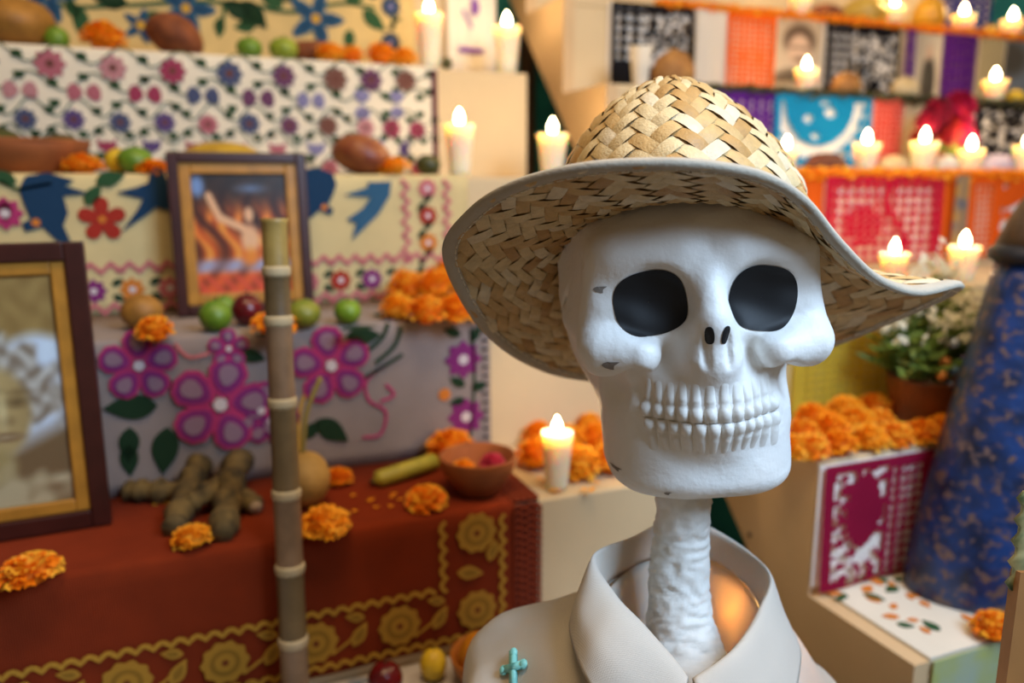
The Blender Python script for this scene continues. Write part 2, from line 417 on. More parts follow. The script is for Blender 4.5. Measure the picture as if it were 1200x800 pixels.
# keep control-point correspondence for the brim through angle-like anchors
def by_anchor(P, anchors, n=240):
    m = len(P); a = np.array([q[0] for q in anchors] + [1.0]); b = np.array([q[1] for q in anchors] + [1.0])
    t = np.arange(n) / n; u = np.interp(t, a, b) * m; i = np.floor(u).astype(int); f = (u - i)[:, None]
    return P[i % m] * (1 - f) + P[(i + 1) % m] * f
no = len(outer); ni = len(inner)
OUTR = by_anchor(OUT, [(0, 0), (3 / 12, 4.4 / no), (6 / 12, 9 / no), (9 / 12, 14 / no)])
INNR = by_anchor(INN, [(0, 0), (3 / 12, 3 / ni), (6 / 12, 6 / ni), (9 / 12, 9 / ni)])
apex = np.array(tuple(at(786, 100, .70)))
def samp(R, th):
    n = len(R); u = (th / (2 * PI)) % 1 * n; i = int(u) % n; f = u - int(u); return R[i] * (1 - f) + R[(i + 1) % n] * f
upv = np.array((0, 0, 1.0))
def brim(th, t):
    a, b = samp(INNR, th), samp(OUTR, th)
    return a + (b - a) * t - upv * .010 * math.sin(PI * t) * (1 - t)
hb = INNR.mean(0)
def crown(th, t):
    a = samp(INNR, th) - hb; f = min(max(t, 0), 1)
    sc = max(0.0, 1 - f ** 1.95) ** .64
    c = hb + (apex - hb) * f
    sc2 = sc * (1 - .05 * math.cos(2 * th + .3) * f * (1 - f) * 4)
    # the crown rises straight: undo the tilt of the base ring with height
    q = a * sc2; q = q * np.array((1, 1, 1 - .35 * f)); return c + q
def nrm(S, th, t, e=.004):
    du = S(th + e, t) - S(th - e, t); dv = S(th, min(t + e, 1)) - S(th, max(t - e, 0)); n = np.cross(du, dv); L = np.linalg.norm(n)
    return n / L if L > 1e-12 else upv
straws = [mat('straw_' + n, c, .5, var=.18, nscale=120, bump=.4, bscale=500, spec=.45) for n, c in (('pale', 'dfc797'), ('gold', 'd0ac72'), ('tan', 'bd9358'), ('light', 'e6d4b0'))]
hat = thing('straw_hat', tuple(hb - upv * .0), 'wide brimmed woven straw hat with grey bound edge on the skull', 'hat')
HO = np.array(tuple(hat.location))
# thin inner shells under the weave
def shell(S, nth, nt, t0, t1, name, m, off):
    V, Fc = [], []
    for j in range(nt + 1):
        for i in range(nth):
            th = 2 * PI * i / nth; t = t0 + (t1 - t0) * j / nt
            V.append(S(th, t) - HO)
    for j in range(nt):
        for i in range(nth): Fc.append((j * nth + i, j * nth + (i + 1) % nth, (j + 1) * nth + (i + 1) % nth, (j + 1) * nth + i))
    o = lobj(name, V, Fc, m, hat); sm = o.modifiers.new('thick', 'SOLIDIFY'); sm.thickness = .0012; sm.offset = 0; return o
shellm = mat('straw_backing', 'b08e5c', .8, var=.3, nscale=90)
shell(brim, 120, 8, .0, 1, 'brim_backing', shellm, 0); shell(crown, 96, 20, 0, .995, 'crown_backing', shellm, 0)
crn = nrm(crown, 0, .4); brn = nrm(brim, 0, .5)
sg_c = 1 if np.dot(crn, np.array(tuple(C0)) - crown(0, .4)) > 0 else -1
sg_b = 1 if np.dot(brn, -upv) > 0 else -1
def floats(S, N, M, sgn, hgt, rnd):
    out = []
    for fam in (0, 1):
        for i in range(-2 * M - 2, N + 2 * M + 2):
            for j in range(-2 * M - 2, N + 2 * M + 2):
                if fam == 0: ok = (i + j) % 4 == 0; a0, a1, b0, b1 = i + .01, i + .99, j - .12, j + 2.12
                else: ok = (i + j) % 4 == 2; a0, a1, b0, b1 = i - .12, i + 2.12, j + .01, j + .99
                if not ok: continue
                ac, bc = (a0 + a1) / 2, (b0 + b1) / 2; tc = (ac - bc) / (2 * M); thc = (ac + bc) / (2 * N)
                if not (-.02 < tc < 1.0) or not (0 <= thc < 1): continue
                V = []; jit = rnd.uniform(-.06, .06); lift = hgt * rnd.uniform(.85, 1.25)
                for p in range(5):
                    for q in range(3):
                        f, g = p / 4, q / 2
                        if fam == 0: a, b = a0 + (a1 - a0) * g + jit * f, b0 + (b1 - b0) * f
                        else: a, b = a0 + (a1 - a0) * f, b0 + (b1 - b0) * g + jit * f
                        t = (a - b) / (2 * M); th = PI * (a + b) / N; t = min(max(t, 0.0), .992)
                        h = lift * (math.sin(PI * (.04 + .92 * f)) ** .7) * (1 if q == 1 else .72) + .0004
                        V.append(S(th, t) + nrm(S, th, t) * sgn * h)
                Fc = [(p * 3 + q, p * 3 + q + 1, (p + 1) * 3 + q + 1, (p + 1) * 3 + q) for p in range(4) for q in range(2)]
                c = V[7]; nn = np.cross(V[8] - V[6], V[10] - V[4]); 
                flip = np.dot(nn, nrm(S, PI * (ac + bc) / N, min(max(tc, .01), .98)) * sgn) < 0
                if flip: Fc = [f[::-1] for f in Fc]
                view = np.array(tuple(C0)) - c
                ar = np.linalg.norm(nn) * max(0, np.dot(nn * (-1 if flip else 1), view) / (np.linalg.norm(nn) * np.linalg.norm(view) + 1e-12)) / np.dot(view, view)
                out.append((ar, V, Fc, rnd.choice([0, 0, 1, 1, 2, 3])))
    return out
rnd = random.Random(5)
FL = floats(crown, 28, 9, sg_c, .0042, rnd) + floats(brim, 48, 8, sg_b, .0032, rnd)
top = floats(brim, 48, 8, -sg_b, .0024, rnd)
FL.sort(key=lambda q: -q[0])
for ar, V, Fc, mi in FL[:300]: lobj('straw_strand', [v - HO for v in V], Fc, straws[mi], hat)
V, Fc, mi = [], [], []
for ar, v, f, k in FL[300:] + top:
    n = len(V); V += [q - HO for q in v]; Fc += [tuple(i + n for i in q) for q in f]; mi += [k] * len(f)
tag(lobj('straw_weave', V, Fc, straws, hat, midx=mi), kind='stuff')
# bound edge and its stitching
bandm = mat('edge_tape', 'b8ae9c', .85, var=.08, nscale=60, bump=.3, bscale=400)
E_ = [brim(2 * PI * i / 240, 1.0) for i in range(240)]; V, Fc = [], []
for i in range(240):
    th = 2 * PI * i / 240; e = E_[i]; inn_ = brim(th, .90) - e; inn_ /= np.linalg.norm(inn_); nn = nrm(brim, th, .95)
    wv = .0105
    for q in ((wv, .0030), (wv * .5, .0036), (.001, .0032), (-.0022, 0), (.001, -.0032), (wv * .5, -.0036), (wv, -.0030)): V.append(e + inn_ * q[0] + nn * q[1] - HO)
for i in range(240):
    for k in range(6): Fc.append((i * 7 + k, i * 7 + k + 1, (i + 1) % 240 * 7 + k + 1, (i + 1) % 240 * 7 + k))
tag(lobj('edge_binding', V, Fc, bandm, hat), 'grey fabric tape sewn around the brim edge')
parts = []
for i in range(120):
    pp = []
    for f in (i / 120, (i + .72) / 120):
        th = 2 * PI * f; e = brim(th, 1); inn_ = brim(th, .9) - e; inn_ /= np.linalg.norm(inn_); pp.append(Vector(e + inn_ * .0085 + nrm(brim, th, .95) * sg_b * .0036 - HO))
    parts.append(tube(pp, .0006, 5))
tag(lobj('stitching', *join(parts), mat('thread', 'e6ddc8', .8), hat), 'pale stitches along the binding', kind='stuff')

# ------------------------------------------------------------------ shirt
shirtm = weave('shirt_linen', 'e4dccf', 2600, .35, .05)
nt = shirtm.node_tree; bs = nt.nodes['Principled BSDF']; tr = nt.nodes.new('ShaderNodeBsdfTranslucent'); tr.inputs[0].default_value = lin('e8d2b0')
mx = nt.nodes.new('ShaderNodeMixShader'); mx.inputs[0].default_value = .22
nt.links.new(bs.outputs[0], mx.inputs[1]); nt.links.new(tr.outputs[0], mx.inputs[2]); nt.links.new(mx.outputs[0], nt.nodes['Material Output'].inputs[0])
r0 = [(806, 800, .585), (762, 762, .605), (722, 722, .635), (705, 695, .68), (738, 668, .745), (790, 655, .785), (845, 665, .78), (884, 700, .735), (888, 735, .675), (860, 780, .615)]
r1 = [(806, 870, .575), (705, 835, .575), (650, 770, .61), (636, 718, .675), (672, 697, .76), (790, 690, .84), (868, 690, .83), (918, 722, .77), (930, 775, .69), (880, 840, .61)]
r2 = [(806, 950, .575), (680, 930, .57), (608, 830, .61), (582, 757, .665), (598, 722, .74), (780, 760, .88), (905, 752, .87), (944, 765, .80), (962, 815, .71), (915, 930, .62)]
r3 = [(806, 1060, .59), (690, 1060, .58), (556, 895, .61), (545, 818, .665), (572, 792, .75), (780, 860, .89), (915, 850, .88), (966, 810, .81), (1000, 880, .72), (925, 1040, .63)]
r4 = [(806, 1250, .60), (690, 1250, .59), (590, 1120, .62), (565, 1020, .67), (590, 980, .77), (780, 1020, .90), (915, 1010, .89), (960, 1010, .82), (985, 1080, .73), (925, 1230, .64)]
shirt = thing('linen_shirt', at(806, 1100, .72), 'cream linen shirt with open folded collar on the skeleton figure', 'shirt')
SO = wloc(shirt)
def loft(rows, per=8, sub=6, closed=True, wr=0, seed=0):
    R = [spline([at(*p) for p in r], per, closed) for r in rows]; n = len(R[0]); cols = [spline([R[k][i] for k in range(len(R))], sub) for i in range(n)]
    m = len(cols[0]); V = []; rnd = random.Random(seed); ph = [(rnd.uniform(20, 60), rnd.uniform(20, 60), rnd.uniform(10, 30), rnd.uniform(0, 6)) for _ in range(4)]
    for j in range(m):
        for i in range(n):
            p = cols[i][j]; s = sum(math.sin(a * p.x + b * p.y + c * p.z + e) for a, b, c, e in ph) / 4
            V.append(p + Vector((0, -1, .4)) * s * wr)
    Fc = [(j * n + i, j * n + (i + 1) % n, (j + 1) * n + (i + 1) % n, (j + 1) * n + i) for j in range(m - 1) for i in range(n if closed else n - 1)]
    return V, Fc
sb_ = loft([r0, r1, r2, r3, r4], wr=.004); o = wobj('shirt_body', *sb_, shirtm, shirt)
s_ = o.modifiers.new('thick', 'SOLIDIFY'); s_.thickness = .0015
fold = [(806, 794, .570), (790, 774, .572), (750, 728, .583), (718, 694, .603), (697, 650, .65), (740, 629, .725), (790, 607, .79), (838, 620, .775), (899, 666, .705), (893, 709, .645), (862, 757, .592), (812, 795, .570)]
base = [(806, 806, .590), (795, 790, .600), (758, 758, .618), (726, 722, .64), (708, 692, .685), (742, 662, .74), (790, 650, .785), (842, 660, .775), (886, 702, .73), (886, 732, .68), (858, 778, .625), (812, 804, .590)]
mid = [(803, 830, .556), (770, 820, .556), (724, 772, .560), (694, 736, .578), (677, 690, .628), (715, 664, .745), (790, 648, .835), (866, 662, .825), (914, 706, .715), (918, 742, .65), (890, 795, .592), (830, 832, .558)]
edge = [(800, 870, .556), (745, 870, .552), (700, 815, .556), (676, 770, .578), (668, 722, .632), (700, 690, .77), (790, 684, .855), (880, 694, .845), (930, 742, .72), (938, 785, .655), (915, 850, .592), (850, 880, .556)]
o = wobj('collar', *loft([base, fold, mid, edge], closed=False, wr=.0012, seed=4), shirtm, shirt)
s_ = o.modifiers.new('thick', 'SOLIDIFY'); s_.thickness = .002
# inner back yoke seen through the opening
yt = [(708, 694, .69), (742, 664, .745), (790, 652, .79), (842, 662, .78), (886, 703, .735), (884, 735, .685)]
yb = [(722, 790, .68), (745, 800, .72), (790, 800, .76), (842, 800, .76), (872, 800, .72), (880, 800, .68)]
o = wobj('back_yoke', *loft([yt, yb], closed=False, wr=.002, seed=9), shirtm, shirt); o.modifiers.new('thick', 'SOLIDIFY').thickness = .0012
# seam under the collar stand and sewn cross
def seam(pts, r, m, name, par): return wobj(name, *tube([at(*p) for p in pts], r, 6), m, par)
seamm = mat('seam', 'c9bba4', .9)
seam([(872, 690, .737), (888, 712, .715), (894, 730, .70)], .0006, seamm, 'seam', shirt)
crossm = mat('cyan_glass', '8fe0dc', .2, bump=.2)
hit_, hn_, _, _ = BVHTree.FromPolygons([Vector(v) for v in sb_[0]], sb_[1]).ray_cast(C0, ray(605, 787).normalized()); hn_ = hn_ if hn_.dot(FW) < 0 else -hn_
cr = thing('cross_pendant', hit_ + hn_ * .0035, 'small cyan cross pinned to the linen shirt', 'cross')
ux_ = (RT - hn_ * RT.dot(hn_)).normalized(); R_ = Matrix((ux_, -hn_, ux_.cross(-hn_))).transposed().to_4x4()
V, Fc = join([xf(v, R_) for v in ([box(-.0028, .0028, -.002, .002, -.016, .016), box(-.0115, .0115, -.002, .002, .000, .0055)] + [xf(blob(.0042, .0026, .0042, 10, 6), T(x, 0, z)) for x, z in ((-.0105, .0028), (.0105, .0028), (0, .014), (0, -.015))])])
lobj('cross_body', V, Fc, crossm, cr)
# stand that carries the figure
wobj('support_post', *tube([fig_local(at(806, 850, .67)), fig_local(Vector((at(806, 850, .67).x, at(806, 850, .67).y, 0)))], .02, 12), mat('post_wood', '7a5a38', .8, var=.2), None) if False else None
pp = at(806, 850, .67); lobj('support_post', *tube([fig_local(pp), fig_local((pp.x, pp.y, .0))], .02, 12), mat('post_wood', '7a5a38', .8, var=.2), fig)
# lamp bulb glowing behind the collar
bp_ = at(864, 722, .768)
bulb = thing('fairy_light', bp_, 'small warm bulb glowing inside the shirt collar', 'light bulb')
lobj('bulb', *blob(.006, .006, .008, 12, 8), mat('bulb_glow', 'ffd27a', .3, emis='ffb04a', estr=60), bulb)
lobj('socket', *xf(lathe([(.004, 0), (.004, .012)], 10), T(0, 0, -.018)), mat('socket_dark', '2c2a22', .6), bulb)
pl = bpy.data.lights.new('bulb_light', 'POINT'); pl.energy = 1.5; pl.color = (1, .6, .25); pl.shadow_soft_size = .006
po = linko('bulb_light', pl); po.parent = bulb; po.location = (0, 0, .012)

# ------------------------------------------------------------------ embroidered cloths
def cloth(name, k, x0, x1, m, label, tread=.0, drop=None, off=.004, wav=.0015, seed=0):
    """cloth over the edge of left step k: a strip of tread, a rounded nose and the fall in front of the riser"""
    y, z = LY[k] - off, LZ[k] + .003; low = (LZ[k - 1] + .004) if drop is None else LZ[k] - drop
    prof = [(y + off + tread, z), (y + off + tread * .5, z), (y + .012, z), (y + .004, z - .001), (y, z - .006)]
    n = 10; prof += [(y, z - .006 + (low - z + .006) * (i + 1) / n) for i in range(n)]
    nx = 60; V, Fc = [], []; rnd = random.Random(seed); ph = rnd.uniform(0, 6)
    for i in range(nx + 1):
        x = x0 + (x1 - x0) * i / nx
        for j, (py, pz) in enumerate(prof):
            t = max(0, j - 4) / n; V.append((x, py - wav * t * (1 + math.sin(x * 23 + ph) + .5 * math.sin(x * 57)), pz))
    m_ = len(prof)
    for i in range(nx):
        for j in range(m_ - 1): Fc.append((i * m_ + j, i * m_ + j + 1, (i + 1) * m_ + j + 1, (i + 1) * m_ + j))
    o = wobj(name, V, Fc, m); sd = o.modifiers.new('thick', 'SOLIDIFY'); sd.thickness = .002; sd.offset = 0
    return tag(o, label, 'cloth')
MOT = {}
def motif_mesh(key, polys, th=.0011):
    """flat stitched shapes; polys = [(points, material)], each layer a hair above the last"""
    if key in MOT: return MOT[key]
    V, Fc, mi, mats = [], [], [], []
    for li, (pts, m) in enumerate(polys):
        if m not in mats: mats.append(m)
        y = -th - li * .00025 if isinstance(li, int) else -th
        n = len(V); q = len(pts)
        V += [(x, y, z) for x, z in pts] + [(x, 0, z) for x, z in pts]
        Fc.append(tuple(range(n, n + q))); mi.append(mats.index(m))
        for i in range(q): Fc.append((n + i, n + (i + 1) % q, n + q + (i + 1) % q, n + q + i)); mi.append(mats.index(m))
    MOT[key] = mesh(key, V, Fc, mats, smooth=False, midx=mi); return MOT[key]
def put(me, name, parent, x, z, y, s=1, rot=0, flip=False):
    o = linko(name, me, parent); o.location = Vector((x, y, z)) - wloc(parent); o.rotation_euler = (0, rot, 0); o.scale = (-s if flip else s, 1, s); return o
def petal(a, r0, r1, wd, n=10, sq=.8):
    out = []
    for k in range(n):
        t = 2 * PI * k / n; u = (r0 + r1) / 2 + (r1 - r0) / 2 * math.cos(t); v = wd * math.sin(t) * (1 + .35 * math.cos(t) * sq)
        out.append((u * math.cos(a) - v * math.sin(a), u * math.sin(a) + v * math.cos(a)))
    return out
def disc(r, n=12, cx=0, cz=0, st=0, k=0): return [(cx + r * (1 + st * math.cos(k * t)) * math.cos(t), cz + r * (1 + st * math.cos(k * t)) * math.sin(t)) for t in [2 * PI * i / n for i in range(n)]]
def leafp(L, wd, n=9):
    up_ = [(L * i / n, wd * math.sin(PI * (i / n) ** .8)) for i in range(n + 1)]; return up_ + [(x, -z) for x, z in up_[::-1][1:-1]]
def stripe(pts, wd):
    P = [Vector((p[0], p[1])) for p in pts]; a, b = [], []
    for i, p in enumerate(P):
        d = (P[min(i + 1, len(P) - 1)] - P[max(i - 1, 0)]).normalized(); q = Vector((-d.y, d.x)) * wd / 2; a.append(tuple(p + q)); b.append(tuple(p - q))
    return a + b[::-1]
th = lambda n, c: mat('thread_' + n, c, .75, var=.25, nscale=300, bump=.5, bscale=700, spec=.3)
TG, TGd, TP, TM, TW, TB, TBd, TR, TPk, TY, TO, TL, TBr, TGo, TPu = (th('green', '2f5a35'), th('dark_green', '173a22'), th('purple', '8d2f7c'), th('magenta', 'c23a76'), th('white', 'eadfe0'), th('blue', '2f5f80'), th('deep_blue', '143f63'),
    th('red', 'b83224'), th('pink', 'd97a80'), th('yellow', 'd9a93a'), th('orange', 'e88a35'), th('lilac', '8a83b5'), th('brown', '6e4038'), th('gold', 'b98a2c'), th('plum', '5a3068'))
def swallow(m):
    pts = [(0, .50), (.10, .52), (.17, .42), (.20, .28), (.36, .20), (.62, .10), (.40, .06), (.26, .04), (.34, -.14), (.55, -.48), (.24, -.22), (.08, -.06), (-.08, -.10), (-.40, -.46), (-.26, -.04), (-.50, .0), (-.16, .14), (-.08, .30)]
    return motif_mesh('swallow' + m.name, [(pts, m), (disc(.035, 8, .08, .44), TO)])
def seated_bird(m):
    pts = [(-.18, .50), (.10, .55), (.42, .44), (.30, .36), (.62, .25), (.26, .22), (.30, -.02), (.22, -.20), (.33, -.55), (.10, -.40), (-.04, -.22), (-.26, -.28), (-.30, -.16), (-.18, -.10), (-.24, .10), (-.28, .32)]
    return motif_mesh('seated_bird' + m.name, [(pts, m), (disc(.06, 8, -.12, -.15), TO)])
def rosette(m, m2, n=8): return motif_mesh('rosette' + m.name + m2.name, [(disc(.5, 4 * n, 0, 0, .16, n), m), (disc(.16, 8), m2)])
def tulip(m): return motif_mesh('tulip' + m.name, [([(-.5, .35), (-.2, .1), (0, .2), (.2, .1), (.5, .35), (.42, -.2), (0, -.45), (-.42, -.2)], m)])
def halves(m): return motif_mesh('halves' + m.name, [(petal(.12, .05, .55, .3), m), (petal(PI - .12, .05, .55, .3), m)])
def daisy(m1, m2, m3, n=5): return motif_mesh('daisy' + m1.name + m2.name + str(n), [(petal(2 * PI * k / n + .3, .06, .5, .19), m1) for k in range(n)] + [(petal(2 * PI * k / n + .3, .12, .46, .15), m2) for k in range(n)] + [(petal(2 * PI * k / n + .3, .2, .42, .09), m3) for k in range(n)] + [(disc(.07, 8), TW)])
def leafm(m): return motif_mesh('leaf' + m.name, [(leafp(1, .26), m)])

# step 5 riser: ochre cloth with blue star flowers
c5 = weave('ochre_cloth', 'd9bd7f', 900, .3, .12)
xr = Xat(486, LY[5], CZ + .35)
ck = cloth('embroidered_cloth', 5, -.75, xr, c5, 'ochre cloth with blue star flowers and green leaves, topmost on the altar', 0)
yf = LY[5] - .0075
def pxm_(px, py, Y): p = onY(px, py, Y); return p.x, p.z, mpp(p)
for (px, py) in ((55, -8), (218, 10), (370, 22), (165, 30)):
    x, z, s = pxm_(px, py, yf); put(motif_mesh('blue_star', [(petal(2 * PI * k / 5 + .3, .03, .52, .12, 8, -.9), TB) for k in range(5)] + [([(.9 * x, .9 * z) for x, z in petal(2 * PI * k / 5 + .3, .10, .46, .05, 8, -.9)], TBd) for k in range(5)]), 'embroidered_flower', ck, x, z, yf, 66 * s if px != 165 else 40 * s, .3); put(motif_mesh('centre', [(disc(.5, 10), TY)]), 'flower_centre', ck, x, z, yf - .002, 11 * s)
for (px, py, L, a) in ((95, 8, 34, 4.6), (85, 20, 24, 1.6), (150, 4, 40, 3.0), (168, 22, 22, .4), (262, 2, 40, 5.8), (285, 0, 40, 5.4), (258, 20, 24, 4.6), (310, 16, 34, 3.6), (332, 8, 34, 2.6), (405, 2, 34, .6), (425, 12, 34, 5.6), (410, 34, 26, 4.6), (300, 30, 26, 3.3), (436, 0, 24, 1.4), (250, -2, 30, 2.2), (350, -4, 40, 2.9), (200, -4, 30, 1.2)):
    x, z, s = pxm_(px, py, yf); put(leafm(TG if L < 35 else TGd), 'embroidered_leaf', ck, x, z, yf, L * s, -a)
for i, (pts) in enumerate([[(40, 0), (90, 8), (150, 6), (215, 2), (285, 4), (340, 14), (400, 4), (440, 10)], [(262, 2), (262, 20), (256, 34)], [(90, 8), (90, 22)]]):
    P = spline([tuple((lambda q: (q[0], q[1], 0))(pxm_(a, b, yf))) for a, b in pts], 6); P = [(p[0], p[1]) for p in P]; x0, z0 = P[0]
    put(motif_mesh('vine5_%d' % i, [(stripe([(x - x0, z - z0) for x, z in P], .0075), TG)]), 'embroidered_vine', ck, x0, z0, yf)
for i, py in enumerate((-6, 8, 22, 36, 50, 58)):
    x, z, s = pxm_(458, py, yf); put(rosette(TBd, TL) if i % 3 == 1 else leafm(TGd), 'embroidered_flower', ck, x, z, yf, (22 if i % 3 == 1 else 13) * s, -1.2 * (i % 2))

# step 4 riser: white cross-stitch cloth
c4 = weave('white_cloth', 'e6dcc6', 1100, .3, .06)
xr = Xat(513, LY[4], CZ + .12)
ck = cloth('cross_stitch_cloth', 4, -.75, xr, c4, 'white cloth with rows of cross stitched small flowers and vines', .10)
yf = LY[4] - .0075
cols = [th('m_' + n, c) for n, c in (('plum', '6e4266'), ('lilac', '8885b0'), ('rose', 'b96a78'), ('brown', '7a5248'), ('berry', 'a23c5c'), ('navy', '4a5478'), ('violet', '5d4a82'), ('pink', 'c58a90'))]
rnd = random.Random(12); topz = LZ[4]; rows = [(.030, .098, 'r', .044), (.076, .098, 'h', .052), (.122, .074, 's', .036), (.163, .074, 't', .036), (.200, .074, 's', .030)]
xm = xr - .225
for ri, (dz, sp, kd, sz) in enumerate(rows):
    i = 0; x = -.692 + (.049 if ri % 2 else 0)
    while x < xr - .03:
        m = rnd.choice(cols); band = x > xm
        if not band or ri in (0, 1, 2, 3, 4):
            me = rosette(m, TBr if m is not TBr else TPk) if kd in 'rs' else halves(m) if kd == 'h' else tulip(m)
            put(me, 'embroidered_flower', ck, x, topz - dz + rnd.uniform(-.002, .002), yf, sz * (rnd.uniform(.9, 1.05)), PI / 2 * (band and kd in 'ht'))
        for (ox, oz, a) in ((.42, .3, .6), (.42, -.3, -.6), (.6, .3, 2.5), (.6, -.3, -2.5)):
            put(leafm(TG if rnd.random() < .7 else TGd), 'embroidered_leaf', ck, x + sp * ox, topz - dz + oz * .04, yf, .020, -a)
        x += sp if not band else sp * .72
for i, dz in enumerate((.010, .056, .100, .144, .186)):
    n = 220; P = [(k / n * (xr + .68), .015 * math.sin(k / n * (xr + .68) * 2 * PI / (.098 if i < 2 else .074) + (i % 2) * PI)) for k in range(n + 1)]
    put(motif_mesh('vine4_%d' % i, [(stripe(P, .0022), TG)]), 'embroidered_vine', ck, -.70, topz - dz, yf)
put(motif_mesh('border4', [([(-.006, 0), (.006, 0), (.006, -.214), (-.006, -.214)], th('wine', '5e2430'))]), 'border_stripe', ck, xr - .008, topz - .004, yf)
# plain blank sheet tacked on the riser right of it
# step 3 riser: beige cloth with swallows
c3 = weave('beige_cloth', 'd8c48f', 900, .3, .10)
xr = Xat(548, LY[3], CZ - .1)
ck = cloth('embroidered_cloth', 3, -.75, xr, c3, 'beige cloth with blue swallows, red flower and pink border', .14)
yf = LY[3] - .0075
for (px, py, s_, kd, rot, fl) in ((52, 248, 82, 's', 0, False), (190, 238, 78, 'w', .1, True), (374, 232, 62, 's', .2, True)):
    x, z, s = pxm_(px, py, yf); put((seated_bird if kd == 's' else swallow)(TBd if px < 400 else TB), 'embroidered_bird', ck, x, z, yf, s_ * s, rot, fl)
sw = [pxm_(280 + a / 3.333, 180 + b / 3.333, yf)[:2] for a, b in ((500, 112), (595, 108), (588, 165), (545, 235), (505, 275), (440, 338), (458, 270), (418, 258), (482, 215), (515, 170), (410, 162), (505, 130))]; put(motif_mesh('flying_swallow', [([(q[0] - sw[0][0], q[1] - sw[0][1]) for q in sw], TB)]), 'embroidered_bird', ck, sw[0][0], sw[0][1], yf)
x, z, s = pxm_(120, 257, yf); put(motif_mesh('red_star', [(petal(2 * PI * k / 5 + PI / 2, .05, .55, .17), TR) for k in range(5)] + [(disc(.09, 8), TO)]), 'embroidered_flower', ck, x, z, yf, 48 * s)
x, z, s = pxm_(6, 250, yf); put(rosette(TM, TW), 'embroidered_flower', ck, x, z, yf, 34 * s)
for (px, py, L, a) in ((112, 214, 34, .3), (100, 240, 30, .9), (20, 214, 30, 2.7), (5, 235, 26, 4.7)):
    x, z, s = pxm_(px, py, yf); put(leafm(TG), 'embroidered_leaf', ck, x, z, yf, L * s, -a)
P = [pxm_(a, b, yf) for a, b in ((0, 212), (22, 222), (60, 215))] ; put(motif_mesh('vine3', [(stripe([(p[0] - P[0][0], p[1] - P[0][1]) for p in P], .005), TG)]), 'embroidered_vine', ck, P[0][0], P[0][1], yf)
# pink chain border: along the bottom and up the right side
zb = LZ[2] + .055; k = 0
x = -.695
while x < xr - .03:
    put(rosette([TPk, TR, TP, TO][k % 4], TW), 'embroidered_flower', ck, x, zb - .012, yf, .034); k += 1
    for a, oz in ((.5, .008), (-.5, -.008)): put(leafm(TGd), 'embroidered_leaf', ck, x + .026, zb - .012 + oz, yf, .020, -a)
    put(motif_mesh('pink_chain', [(stripe([(-.5, -.1), (-.25, .15), (0, -.1), (.25, .15), (.5, -.1)], .16), TPk)]), 'chain_stitch', ck, x + .013, zb + .022, yf, .056); 
    put(MOT['pink_chain'], 'chain_stitch', ck, x + .013, zb - .042, yf, .056); x += .055
xb = Xat(500, LY[3], CZ - .05); z = LZ[3] - .02; k = 0
while z > zb + .02:
    put(rosette([TPk, TR, TO][k % 3], TW), 'embroidered_flower', ck, xb, z, yf, .032); k += 1
    for a in (.9, -2.2): put(leafm(TGd), 'embroidered_leaf', ck, xb - .006, z - .024, yf, .022, -a)
    for dx in (-.042, .034): put(MOT['pink_chain'], 'chain_stitch', ck, xb + dx, z - .01, yf, .05, PI / 2)
    z -= .048
# step 2: grey cloth with big purple flowers
c2 = weave('grey_cloth', '988c88', 700, .5, .12)
xr = Xat(573, LY[2], CZ - .3)
ck = cloth('embroidered_cloth', 2, -.75, xr, c2, 'grey cloth with large purple flowers and dark green leaves', .225)
yf = LY[2] - .0075
for (px, py, s_) in ((163, 428, 88), (258, 473, 116), (306, 480, 70), (388, 428, 96), (318, 492, 66)):
    x, z, s = pxm_(px, py, yf); put(daisy(TM, TP, th('mauve', '9c7d90'), 5), 'embroidered_flower', ck, x, z, yf - (.002 if px == 258 else 0), s_ * s, rnd.uniform(-.3, .3))
for (px, py, s_) in ((268, 408, 48), (543, 421, 40), (546, 488, 40)):
    x, z, s = pxm_(px, py, yf); put(daisy(TM, TP, TW, 5) if px < 500 else rosette(TP, TW, 5), 'embroidered_flower', ck, x, z, yf, s_ * s)
for (px, py, L, a) in ((185, 475, 58, 3.1), (196, 500, 58, 4.55), (152, 500, 44, 4.6), (280, 412, 32, 5.9), (150, 520, 40, 4.7), (370, 492, 48, 5.6), (405, 395, 42, .0), (355, 515, 30, .8), (300, 500, 22, 3.2), (320, 505, 22, .4), (340, 500, 22, 2.8), (545, 452, 22, 2.6), (552, 455, 22, .2), (545, 468, 20, 3.3), (540, 392, 22, 2.8), (552, 400, 22, 1.0), (205, 455, 22, 2.4), (338, 440, 22, 1.0)):
    x, z, s = pxm_(px, py, yf); put(leafm(TGd), 'embroidered_leaf', ck, x, z, yf, L * s, -a)
for i, (pts, m, wd) in enumerate([([(452, 428), (430, 445), (432, 468), (452, 482), (446, 508), (425, 512)], TM, .004), ([(446, 470), (462, 462), (452, 450)], TM, .004), ([(470, 382), (462, 405), (440, 425)], TGd, .006), ([(455, 378), (448, 395), (432, 410)], TGd, .006), ([(472, 415), (445, 432), (418, 448)], TGd, .005), ([(552, 385), (556, 440), (550, 520)], TGd, .004), ([(205, 402), (222, 418), (250, 412)], TPk, .004), ([(360, 455), (352, 480), (350, 530)], TY, .005)]):
    P = [tuple(p)[:2] for p in spline([(pxm_(a, b, yf)[0], pxm_(a, b, yf)[1], 0) for a, b in pts], 5)]
    put(motif_mesh('vine2_%d' % i, [(stripe([(x - P[0][0], z - P[0][1]) for x, z in P], wd), m)]), 'embroidered_vine', ck, P[0][0], P[0][1], yf)
x, z, s = pxm_(521, 462, yf); put(motif_mesh('orange_dot', [(disc(.5, 10), TO)]), 'embroidered_bud', ck, x, z, yf, 15 * s)
